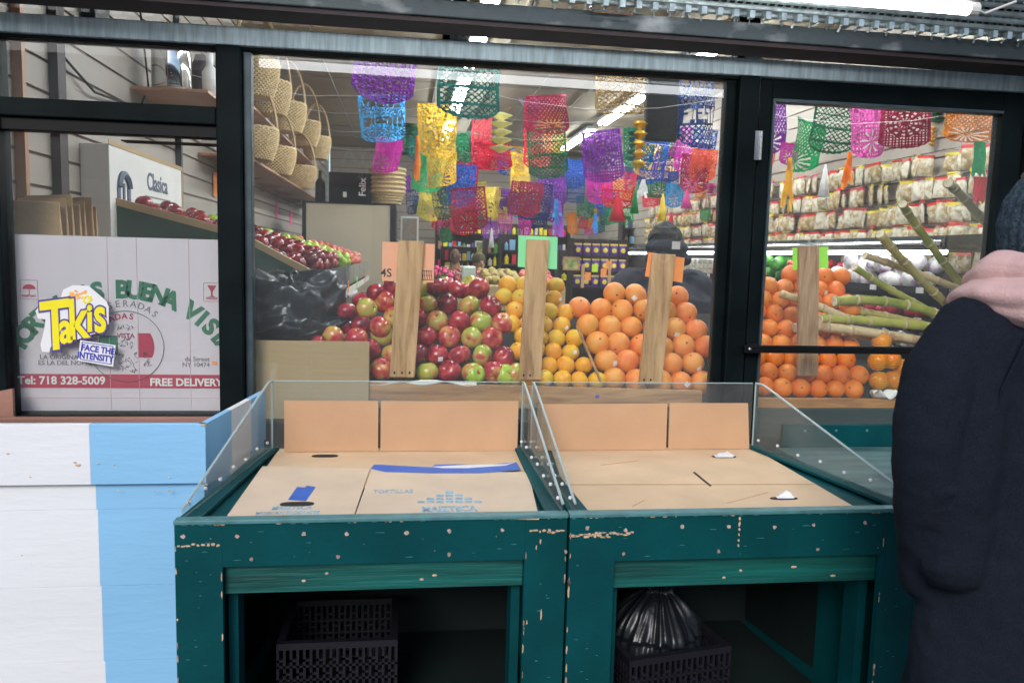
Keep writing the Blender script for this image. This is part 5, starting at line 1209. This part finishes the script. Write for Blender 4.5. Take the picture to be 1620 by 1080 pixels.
for x0, z0, x1, z1 in ((-.15, .82, -.12, .62), (.06, .85, .09, .62)):
    b.caps([(x0, -.142, z0), ((x0+x1)/2, -.15, (z0+z1)/2), (x1, -.143, z1)], [.004, .011, .004], 8)
coat = b.build('coat', M['navy'], mp_, remesh=.006, smooth_it=3, disp=(.02, .13))
md = coat.modifiers.new('d2', 'DISPLACE'); tx2 = bpy.data.textures.new('d2', 'CLOUDS'); tx2.noise_scale = .035; md.texture = tx2; md.strength = .005
# seams and hem detail
sm = MB()
for s in (-1, 1):
    pth = [(s*.095, -.118, 1.43), (s*.10, -.139, 1.38), (s*.108, -.150, 1.28), (s*.11, -.150, 1.15), (s*.105, -.147, 1.0), (s*.11, -.150, .85), (s*.118, -.158, .65)]
    sm.tube(pth, .0048, 6)
sm.tube([(0, -.137, 1.44), (0, -.160, 1.3), (0, -.156, 1.1), (0, -.153, .9), (0, -.168, .6)], .0032, 6)
sm.build('back_seam', mat('coat_seam', (.022, .026, .036), .9), mp_)
for s in (-1, 1):
    MB().tube([(s*.115, -.135, 1.425), (s*.19, -.115, 1.38), (s*.222, -.10, 1.28), (s*.225, -.09, 1.2)], .004, 6).build('sleeve_seam', M['navy'], mp_)
ln = MB(); rl = random.Random(4)
for k in range(70):
    z = rl.uniform(.6, 1.4); x = rl.uniform(-.18, .18); ln.ell((x, -.153-.004*math.cos(x*8), z), (.0011, .0011, .0009), 5)
props(ln.build('lint_specks', mat('lint', (.12, .13, .15), .9), mp_), kind='stuff')
hd = MB()
def cowl(u, v):
    a = 2*math.pi*u; back = max(0, -math.sin(a)); sd = abs(math.cos(a))
    # profile: inner roll, crown, then draped folds down to the hem
    if v < .22: t_ = v/.22; r = .085+.065*t_; z = 1.478+.03*math.sin(math.pi*t_*.75)
    else: t_ = (v-.22)/.78; r = .15+.045*math.sin(math.pi*min(1, t_*1.15))-.02*t_**3; z = 1.499-.15*t_
    ph = 2*math.pi*(2.4*v+.22*math.sin(a*1.0+.9)+.10*math.sin(2*a+.3))
    fold = (abs(math.sin(ph))**.6)*math.copysign(1, math.sin(ph))
    r += (.010*fold+.007*math.sin(ph*1.9+2*a+1))*min(1, v*5)
    z += -.045*back*v+.010*math.sin(a*2+1.3)+.012*sd*(1-v)
    nz_ = noise.noise(Vector((math.cos(a)*2.5, math.sin(a)*2.5, v*4)))
    r += .012*nz_; z += .006*nz_
    return Vector((r*1.03*math.cos(a)-.003, r*.84*math.sin(a)-.018, z))
hd.grid(cowl, 140, 70)
hd.build('hood', M['pinkcloth'], mp_, smooth=True, solid=.008, disp=(.004, .03))
hc = MB(); hc.tube([(-.06, -.150, 1.455), (-.055, -.168, 1.42), (-.06, -.17, 1.37), (-.052, -.172, 1.33)], .0032, 6); hc.build('drawstring', M['sticker'], mp_) if 0 else None
# hood folds
bz = MB()
bz.lathe([(.088, -.14), (.103, -.135), (.110, -.12), (.112, -.065), (.106, -.052), (.109, -.045), (.112, .0), (.104, .05), (.083, .09), (.05, .115), (.02, .124), (.001, .126)], 180, (.01, .005, 1.59), 0, 1, 1.06, lambda th, z: 1+.018*math.sin(30*th))
bz.build('beanie', M['knit'], mp_, smooth=True, disp=(.006, .012))
mp_.location = (PXc, PYc, 0); mp_.rotation_euler = (0, 0, R_(8))
# lint on coat
# ================================================================ SUGAR CANES
def cane(label, pts, r, m, Y0, Y1, nodes=5, cut=True):
    a, c = P(*pts[0], Y0), P(*pts[-1], Y1); t = thing('sugar_cane', label, 'sugar cane', tuple(a))
    n = 28; path = []; rs = []
    mid = None
    if len(pts) > 2: mid = P(*pts[1], (Y0+Y1)/2)
    for k in range(n+1):
        u = k/n
        if mid is not None: p = a*(1-u)**2+(2*mid-(a+c)*.5)*2*u*(1-u)+c*u*u
        else: p = a.lerp(c, u)
        ph = (u*nodes) % 1; e = min(ph, 1-ph)
        path.append(p); rs.append(r*(1+.13*max(0, 1-e*10)-.04*math.sin(math.pi*ph))*(1+.05*math.sin(k*2.7+r*999)))
    MB().tube(path, rs, 14).build('stalk', m, t, smooth=True)
    b = MB(); d = (c-a).normalized()
    for k in range(1, nodes):
        u = k/nodes; i = int(u*n); p = path[i]; b.tube([p-d*.007, p-d*.002, p+d*.002, p+d*.006], [r*1.03, r*1.2, r*1.17, r*1.02], 14)
    b.build('node_ring', M['cane_ring'], t)
    if cut: q = (path[1]-path[0]).normalized(); MB().tube([a-q*.003, a+q*.002], [r*.9, r*1.03], 14).build('cut_end', M['cane_cut'], t)
    return t
cane('topmost green cane with a tapered tip leaning behind the beanie', [(1500, 290), (1548, 340), (1640, 450)], 0.0194, M['cane_old'], .18, .5, 6)
cane('cane with brown tip, second from the top', [(1428, 323), (1470, 385), (1560, 500)], 0.0182, M['cane'], .2, .5, 6)
cane('forked looking brown cane reaching up to the left in the middle', [(1392, 371), (1455, 440), (1540, 520)], 0.0194, M['cane_old'], .2, .45, 6)
cane('split pale cane lying across the upper middle', [(1368, 404), (1440, 428), (1530, 462)], 0.0161, M['cane_pale'], .3, .4, 4)
cane('slanting cane with brown left end above the thick green ones', [(1352, 423), (1430, 470), (1530, 520)], 0.0161, M['cane'], .28, .4, 5)
cane('bright green thick cane, uppermost of the level bundle', [(1320, 477), (1420, 480), (1520, 512)], 0.0215, M['cane'], .24, .3, 5)
cane('dark green cane behind the bright green bundle', [(1340, 490), (1400, 500), (1510, 525)], 0.0182, M['cane_old'], .28, .33, 4)
cane('green cane with a pale split end in the middle of the bundle', [(1297, 505), (1360, 506), (1500, 520)], 0.0204, M['cane'], .2, .24, 5)
cane('olive cane partly hidden under the bundle', [(1335, 525), (1400, 535), (1500, 540)], 0.0172, M['cane_old'], .24, .26, 4)
cane('tan cane with a white cut end, lowest of the bundle', [(1259, 519), (1330, 520), (1470, 541)], 0.0209, M['cane_pale'], .17, .22, 5)
cane('long pale split cane pointing up left over the oranges', [(1236, 465), (1300, 487), (1350, 508)], 0.0172, M['cane_pale'], .2, .22, 2, cut=False)
a = P(1345, 486, .3); t = fruit('orange', 'orange', tuple(a), .05, (1.2, .3, .3), 'single orange with a sticker wedged between the sugar canes', 'orange among the canes', 'orange', True)

# ================================================================ BANNERS
FC = dict(red=(.6, .02, .05), crimson=(.3, .01, .05), blue=(.006, .08, .42), lblue=(.05, .35, .75), navy=(.006, .03, .14), purple=(.16, .02, .28), violet=(.4, .12, .6), gold=(.75, .45, .03), yellow=(.9, .7, .1), green=(.01, .32, .1), teal=(.006, .14, .12), dgreen=(.008, .12, .05), pink=(.7, .1, .42), magenta=(.55, .02, .35), orange=(.8, .25, .02), bronze=(.28, .17, .06), cream=(.8, .74, .42), white=(.8, .8, .8), redor=(.8, .12, .04), grape=(.2, .18, .35))
FM = {k: foilmat('foil_'+k, v) for k, v in FC.items()}
TM = {k: foilmat('tissue_'+k, v, 0, .7, .5) for k, v in FC.items()}
FONT = {'V': '10001 10001 10001 01010 01010 00100', 'I': '111 010 010 010 010 111', 'A': '01110 10001 10001 11111 10001 10001', 'F': '11111 10000 11110 10000 10000 10000', 'E': '11111 10000 11110 10000 10000 11111', 'S': '11111 10000 11111 00001 00001 11111', 'T': '11111 00100 00100 00100 00100 00100'}
def txtmask(word, u, v):
    rows = [' '.join([]) for _ in range(6)]; W_ = []
    for ch in word: W_.append(FONT[ch].split())
    line = ['0'.join(w[r] for w in W_) for r in range(6)]
    r = min(5, int(v*6)); s_ = line[r]; i = min(len(s_)-1, int(u*len(s_))); return s_[i] == '1'
def edge(u): return .80+.20*math.sqrt(max(0, 1-(2*u-1)**2))-.012*abs(math.sin(u*math.pi*9))
def outside(u, v): return v > edge(u)
def p_lattice(u, v):
    if outside(u, v): return True
    if u < .05 or u > .95 or v < .05 or v > edge(u)-.05: return False
    if (v*20) % 5 < .7: return False
    a, c = (u*9+v*12) % 1, (u*9-v*12) % 1; return a > .3 and c > .3
def p_medal(u, v):
    if outside(u, v): return True
    if u < .05 or u > .95 or v < .04 or v > edge(u)-.03: return False
    x, y = (u-.5)*1.0, (v-.42)*1.15; r = math.hypot(x, y); a = math.atan2(y, x)
    if r < .06: return False
    if r < .38: return (math.sin(a*12) > .25) and (int(r*22) % 2 == 0)
    return ((u*16) % 1 > .5) and ((v*18) % 1 > .55)
def p_word(u, v, w1='VIVA', w2='FIESTA'):
    if outside(u, v): return True
    if u < .06 or u > .94 or v < .04 or v > edge(u)-.03: return False
    if .08 < v < .28: return not txtmask(w1, (u-.06)/.88, (v-.08)/.2)
    if .45 < v < .65: return not txtmask(w2, (u-.06)/.88, (v-.45)/.2)
    if .3 < v < .43 or v > .68:
        a, c = (u*10+v*13) % 1, (u*10-v*13) % 1; return a > .35 and c > .35
    return False
def p_flower(u, v):
    if outside(u, v): return True
    if u < .05 or u > .95: return False
    if v > .62:
        x, y = (u-.5), (v-.78); r = math.hypot(x, y*1.3); a = math.atan2(y*1.3, x)
        return .05 < r < .36 and math.sin(a*14) > .3 and v < edge(u)-.04
    return ((u*11+v*9) % 1 > .62) and ((u*11-v*9) % 1 > .5) and v > .06
def p_solid(u, v):
    if outside(u, v): return True
    x, y = u-.5, (v-.68)*1.2; r = math.hypot(x, y); a = math.atan2(y, x)
    if .07 < r < .26: return math.sin(a*8) > .45
    return ((u*13) % 1 > .7) and ((v*15) % 1 > .7) and .06 < v < edge(u)-.05 and .06 < u < .94
def p_square(u, v): return (v > .93+.06*math.sin(u*25)) 
PT = dict(lat=p_lattice, med=p_medal, word=p_word, flo=p_flower, sol=p_solid, sq=p_square)
bmesh_cache = {}
def banner_mesh(pat, seed):
    k = (pat, seed)
    if k in bmesh_cache: return bmesh_cache[k]
    b = MB(); sk = PT[pat]; hi = 56 if pat in ('lat', 'med', 'word', 'flo', 'sol') else 28
    cv = [.22, -.26, .38][seed]; tw = [.05, -.08, .1][seed]
    b.grid(lambda u, v: Vector((u-.5+tw*v*(u-.5), cv*math.sin(math.pi*u)*(.4+v)+.10*v*v+.03*math.sin(v*9+seed)+.02*math.sin(u*17+v*5)+tw*(u-.5)*v*2, -v)), hi, int(hi*1.2), sk)
    me = bpy.data.meshes.new('banner'); me.from_pydata(b.v, [], b.f); me.materials.append(FM['red']); me.polygons.foreach_set('use_smooth', [True]*len(b.f)); me.update()
    bmesh_cache[k] = me; return me
BL = [
# px0, px1, top, bottom, colour, pattern, tissue?, depth Y (None = from width), label
(566, 660, 78, 158, 'purple', 'med', 0, 'wide purple cutwork banner at the top left, above the lettered blue one'),
(566, 640, 150, 229, 'lblue', 'word', 0, 'blue foil banner with cut out VIVA FIESTA lettering, near the baskets'),
(679, 722, 80, 137, 'blue', 'sq', 1, 'small plain blue tissue banner left of the teal lattice one'),
(694, 792, 80, 190, 'teal', 'lat', 0, 'big teal green lattice banner at the top of the window'),
(660, 724, 165, 252, 'gold', 'med', 0, 'old gold foil banner under the teal lattice one'),
(592, 643, 219, 277, 'magenta', 'sol', 1, 'plain magenta banner below the lettered blue one'),
(659, 708, 248, 308, 'green', 'sol', 1, 'green banner with a gold lower edge below the old gold one'),
(664, 706, 300, 350, 'yellow', 'sol', 0, 'bright yellow foil banner under the plain green one'),
(749, 778, 184, 262, 'red', 'lat', 0, 'narrow red sparkling banner right of the old gold one'),
(752, 806, 228, 272, 'red', 'flo', 0, 'red scalloped foil banner below the narrow red one'),
(716, 758, 256, 318, 'crimson', 'flo', 0, 'crimson banner hanging over the middle left aisle'),
(710, 752, 308, 372, 'red', 'sol', 0, 'long shiny red banner under the crimson one'),
(700, 728, 340, 372, 'crimson', 'med', 0, 'dark red banner at the low left of the cluster'),
(758, 795, 296, 345, 'yellow', 'sol', 0, 'shining yellow gold banner right of the long red one'),
(735, 765, 330, 358, 'green', 'lat', 0, 'small green banner below the shining yellow gold one'),
(762, 788, 350, 378, 'violet', 'sol', 0, 'small violet foil banner low in the cluster'),
(640, 668, 300, 342, 'navy', 'word', 0, 'navy lettered banner right of the nested baskets'),
(628, 650, 275, 306, 'purple', 'sol', 1, 'small purple banner beside the nested baskets'),
(828, 872, 100, 172, 'grape', 'med', 1, 'greyish violet banner right of the lit tube'),
(870, 910, 108, 180, 'green', 'sq', 1, 'plain green tissue banner top middle'),
(828, 897, 150, 212, 'crimson', 'flo', 0, 'wine red scalloped banner with petal cutouts, top middle'),
(834, 893, 203, 286, 'dgreen', 'lat', 0, 'green lattice banner below the wine red one'),
(944, 1026, 110, 188, 'bronze', 'lat', 0, 'twisted bronze lattice banner right of centre'),
(921, 979, 206, 290, 'purple', 'med', 0, 'bright purple banner with a round medallion, right of centre'),
(925, 972, 275, 320, 'magenta', 'sol', 0, 'magenta foil banner below the purple medallion one'),
(1060, 1142, 115, 238, 'navy', 'word', 0, 'largest dark blue banner at the upper right corner of the window'),
(1009, 1064, 222, 292, 'blue', 'word', 0, 'royal blue lettered banner left below the largest blue one'),
(1022, 1058, 283, 314, 'dgreen', 'sol', 0, 'dark green scalloped banner just under the royal blue lettered one'),
(1080, 1126, 245, 306, 'crimson', 'flo', 0, 'crimson banner near the right edge of the window'),
(1096, 1136, 236, 288, 'redor', 'flo', 0, 'orange red banner at the right edge of the window'),
(1054, 1082, 290, 328, 'lblue', 'sol', 0, 'small green blue foil banner left of the crimson one'),
(803, 842, 244, 312, 'gold', 'lat', 0, 'pale gold banner over the middle of the window'),
(866, 895, 284, 322, 'blue', 'word', 0, 'small blue lettered banner in the centre'),
(890, 928, 252, 298, 'blue', 'med', 0, 'shiny blue banner with small holes, centre'),
(896, 926, 290, 325, 'navy', 'lat', 0, 'navy lattice banner under the shiny blue one'),
(862, 892, 318, 352, 'purple', 'sol', 0, 'purple banner low in the centre'),
(810, 844, 308, 346, 'lblue', 'lat', 0, 'light blue banner low left of the mint sign'),
(818, 842, 342, 374, 'magenta', 'med', 0, 'magenta banner just above the mint sign, left'),
(838, 864, 338, 364, 'navy', 'sol', 0, 'navy banner just above the mint sign, right'),
(788, 812, 338, 366, 'pink', 'word', 0, 'pink lettered banner above the sweets rack'),
(912, 940, 310, 348, 'dgreen', 'flo', 0, 'dark green banner low right of centre'),
(916, 942, 343, 364, 'red', 'sol', 0, 'small red banner under the low dark green one'),
(934, 952, 330, 363, 'gold', 'sol', 0, 'narrow gold banner beside the small red one'),
(952, 980, 325, 356, 'green', 'sol', 0, 'green foil banner behind the red tassel'),
(958, 978, 312, 336, 'crimson', 'sol', 0, 'tiny wine red banner over the green foil one'),
(990, 1020, 240, 290, 'teal', 'sq', 1, 'crumpled teal tissue banner left of the royal blue lettered one'),
(1016, 1044, 308, 330, 'red', 'sol', 0, 'small red foil banner above the curly haired shopper'),
(924, 950, 362, 372, 'pink', 'sol', 0, 'thin pink banner edge above the snack rack'),
(896, 912, 336, 372, 'orange', 'sol', 0, 'narrow orange banner left of the snack rack'),
(690, 716, 360, 384, 'green', 'sol', 0, 'small green banner low above the peach sign'),
(775, 800, 318, 342, 'teal', 'flo', 0, 'small teal banner behind the shining yellow one'),
(1203, 1249, 155, 242, 'purple', 'flo', 0, 'purple cutwork banner at the left of the door glass'),
(1202, 1232, 238, 279, 'redor', 'sol', 0, 'sparkling orange red banner at the left of the door glass'),
(1255, 1316, 190, 270, 'green', 'flo', 0, 'bright green foil banner in the door glass'),
(1296, 1366, 160, 243, 'dgreen', 'lat', 0, 'dark green lattice banner in the door glass'),
(1348, 1398, 168, 252, 'pink', 'sol', 0, 'pink curved banner in the door glass'),
(1402, 1466, 165, 236, 'crimson', 'med', 0, 'wine red lattice banner in the door glass'),
(1508, 1582, 165, 224, 'orange', 'flo', 0, 'orange brown banner at the right of the door glass'),
(1536, 1566, 224, 281, 'green', 'sq', 1, 'green honeycomb paper hanging at the right of the door glass'),
(1540, 1563, 279, 322, 'red', 'sq', 1, 'small red paper hanging under the green honeycomb'),
(1238, 1264, 226, 260, 'magenta', 'sol', 0, 'magenta banner behind the bright green foil one'),
(778, 812, 120, 180, 'bronze', 'sq', 1, 'dark bronze paper panel beside the lit tube'),
]
rbn = random.Random(21)
for i in range(30):
    cx = rbn.uniform(640, 1120); cy = rbn.uniform(150, 290) if cx > 800 else rbn.uniform(190, 300); w = rbn.uniform(34, 56); k = rbn.choice(['red', 'blue', 'purple', 'gold', 'green', 'magenta', 'navy', 'teal', 'dgreen', 'crimson'])
    if 930 < cx < 1010 and cy < 200: continue
    BL.append((cx-w/2, cx+w/2, cy, cy+w*rbn.uniform(1.0, 1.35), k, rbn.choice(['lat', 'flo', 'med', 'word', 'sol']), 0, 'medium '+{'dgreen': 'dark green'}.get(k, k)+' banner among the overlapping ones over the middle aisle'))
for i in range(34):
    cx = rbn.uniform(655, 1120); cy = rbn.uniform(285, 352) if cx < 960 else rbn.uniform(270, 335); w = rbn.uniform(15, 26); k = rbn.choice(['red', 'blue', 'purple', 'yellow', 'green', 'pink', 'orange', 'teal'])
    BL.append((cx-w/2, cx+w/2, cy, cy+w*rbn.uniform(1.1, 1.4), k, rbn.choice(['sol', 'flo', 'med', 'word']), 0, 'small '+k+' banner among the many far banners over the back aisles'))
for i, (x0, x1, t0, t1, colr, pat, tis, lab) in enumerate(BL):
    w = x1-x0; d = min(.36*F/w, 11.0); 
    Y = max(.45, d-3.05)
    while P(x1, t0, Y).x > 3.35 and Y > .5: Y -= .05
    a, c = P((x0+x1)/2, t0, Y), P((x0+x1)/2, t1, Y); wr = (P(x1, t0, Y)-P(x0, t0, Y)).length; h = a.z-c.z
    o = bpy.data.objects.new('foil_banner', banner_mesh(pat, i % 3)); COL.objects.link(o)
    o.location = a; o.scale = (wr*1.02, wr*.8, h*1.0); o.rotation_euler = (R_(rbn.uniform(-14, 14)), R_(rbn.uniform(-7, 7)), R_(rbn.uniform(-38, 38)))
    slotmat(o, (TM if tis else FM)[colr]); props(o, lab, 'party banner', 'papel picado banners hung across the shop')
# strings
for k, Y in enumerate((1.8, 3.5, 4.6, 6.2)):
    z = P(850, 150+k*30, Y).z+.02; pts = [(-1.4+u*5/12, Y+.05*math.sin(u*5), z+.02-.12*math.sin(math.pi*((u*3) % 12)/12)) for u in range(13)]
    props(MB().tube(pts, .0011, 4).build('banner_string', M['white_p'], loc=(0, Y, z)), 'thin string strung across the shop, '+['nearest the glass', 'second from the glass', 'third from the glass', 'farthest from the glass'][k], 'string')
# tassels / cones / ribbons
def tassel(px, t0, t1, w, colr, lab, kind='cone'):
    d = 5.2 if w > 12 else 6.5; Y = d-3.05; a, c = P(px, t0, Y), P(px, t1, Y); h = a.z-c.z; r = w/F*d/2
    t = thing('party_tassel', lab, 'tassel', tuple(a), 'tassels hung among the banners'); b = MB()
    if kind == 'cone':
        b.lathe([(.004, 0), (r*.35, -h*.12), (r*.6, -h*.5), (r, -h), (r*.92, -h)], 28, a, mod=lambda th, z: 1+.09*math.sin(9*th)*(abs(z)/h))
        b.ell(a, r*.25, 8)
    elif kind == 'ribbon':
        for k in range(9):
            x = rbn.uniform(-r, r); y = rbn.uniform(-r, r); l = h*rbn.uniform(.6, 1)
            b.grid(lambda u, v: Vector((a.x+x*v+(u-.5)*.018, a.y+y*v+.01*math.sin(v*8+k), a.z-l*v)), 1, 12)
    else:
        for k in range(5): b.lathe([(r*.2, 0), (r, -h/14), (r*.7, -h/9), (r*.2, -h/5.2)], 16, a+Vector((0, 0, -h*k/5)))
    b.build('fringe', TM[colr] if kind != 'foil' else FM[colr], t, smooth=True)
for a_ in [(978, 310, 350, 26, 'red', 'red cone tassel in front of the green foil banner'), (1049, 308, 350, 15, 'yellow', 'yellow cone tassel above the curly haired shopper'), (1062, 338, 372, 16, 'red', 'red cone tassel right of the yellow one'), (1087, 303, 330, 18, 'pink', 'rose cone tassel under the crimson banner at right'), (885, 318, 386, 20, 'violet', 'lilac and blue ribbon tassel right of the mint sign', 'ribbon'), (880, 315, 360, 14, 'lblue', 'light blue ribbon tassel in the centre', 'ribbon'), (778, 362, 392, 9, 'white', 'small white cone tassel above the sweets rack'), (1018, 284, 314, 20, 'white', 'pale blue white ribbon tassel below the royal blue banner', 'ribbon'), (1005, 300, 338, 14, 'green', 'green cone tassel left of the curly haired shopper'), (793, 178, 242, 36, 'cream', 'large cream folded paper ornament in front of the lit tube', 'honey'), (1013, 190, 268, 26, 'gold', 'hanging gold foil twist left of the largest blue banner', 'foil'), (1250, 250, 336, 15, 'gold', 'gold ribbon tassel in the door glass', 'ribbon'), (1306, 262, 312, 18, 'white', 'whitish pink cone tassel in the door glass'), (1345, 240, 302, 18, 'orange', 'orange ribbon tassel in the door glass', 'ribbon'), (1483, 176, 194, 28, 'green', 'green foil star in the door glass', 'foil'), (1477, 200, 232, 14, 'gold', 'gold foil drop below the green star', 'foil'), (1125, 290, 306, 22, 'pink', 'pink paper ball at the right edge of the window', 'honey'), (648, 195, 216, 22, 'green', 'small green foil bell left of the old gold banner', 'foil'), (660, 215, 290, 10, 'orange', 'thin orange foil streamer beside the old gold banner', 'ribbon'), (1186+14, 280, 316, 9, 'white', 'thin white tassel at the left edge of the door glass'), (942, 338, 372, 8, 'lblue', 'light blue streamer above the snack rack', 'ribbon'), (1000, 205, 255, 16, 'teal', 'teal crumpled tassel left of the gold twist', 'honey')]:
    tassel(*a_)
# dark TV-like monitor behind blue banner
c = P(1060, 175, 2.2); t = thing('ceiling_monitor', 'dark monitor hanging from the ceiling behind the largest blue banner', 'monitor', tuple(c))
MB().box(c.x-.16, c.x+.06, 2.2, 2.26, c.z-.2, c.z+.25).build('screen', M['black'], t, bev=.01); MB().tube([(c.x+.1, 2.24, c.z+.25), (c.x+.1, 2.24, CZ-.01)], .02).build('bracket', M['iron'], t)
# central posts / ceiling track


# ================================================================ ACROSS THE STREET (seen only as reflections in the glass)
op = thing('shop_across', 'grey clapboard building with a maroon sign across the street, seen reflected', 'building', (0, -13.5, 0))
b = MB(); 
for k in range(34): b.hexa([(-14, -13.49+.02, k*.15), (12, -13.47, k*.15), (12, -13.8, k*.15), (-14, -13.8, k*.15), (-14, -13.5, k*.15+.149), (12, -13.5, k*.15+.149), (12, -13.8, k*.15+.149), (-14, -13.8, k*.15+.149)])
b.build('siding', mat('grey_siding', (.4, .4, .43), .8, 0, .1, 3), op)
for x in (-9, -4.5, 0, 5): 
    w_ = MB().box(x-.8, x+.8, -13.46, -13.44, 4.0, 4.9).build('window', M['black'], op); MB().box(x-.9, x+.9, -13.469, -13.461, 3.9, 5.0).build('frame', M['fixture'], w_)
for x in (-6, 1.5): MB().box(x-2.2, x+2.2, -13.46, -13.43, .3, 2.4).build('shop_window', M['black'], op)
MB().box(-9, 3, -13.2, -13.0, 2.75, 3.7).build('sign_board', mat('maroon_sign', (.2, .03, .09), .6), op)
RB = Matrix.Rotation(R_(180), 4, 'Z') @ RX
b = MB(); b.text('TASQUEYA', .42, Matrix.Translation((-.2, -12.99, 3.35)) @ RB, .004, 0, .008); b.text('VINOS DE DIA', .24, Matrix.Translation((-.2, -12.99, 2.98)) @ RB, .003, 0, .003)
b.text('QUICK & BUSY', .42, Matrix.Translation((5.6, -12.99, 2.95)) @ RB, .004, 0, .008); b.text('917-502-7986', .24, Matrix.Translation((5.9, -12.99, 2.5)) @ RB, .003, 0, .003); b.text('OPEN', .32, Matrix.Translation((5.0, -12.99, 1.55)) @ RB, .004, 0, .012)
b.build('sign_lettering', M['sticker'], op)
MB().box(3.6, 9, -13.2, -13.0, 2.3, 3.2).build('sign_board', mat('maroon_sign2', (.12, .02, .07), .6), op)
MB().box(4.3, 5.7, -13.05, -13.0, 1.35, 1.78).build('open_sign', M['iron_dark'], op)
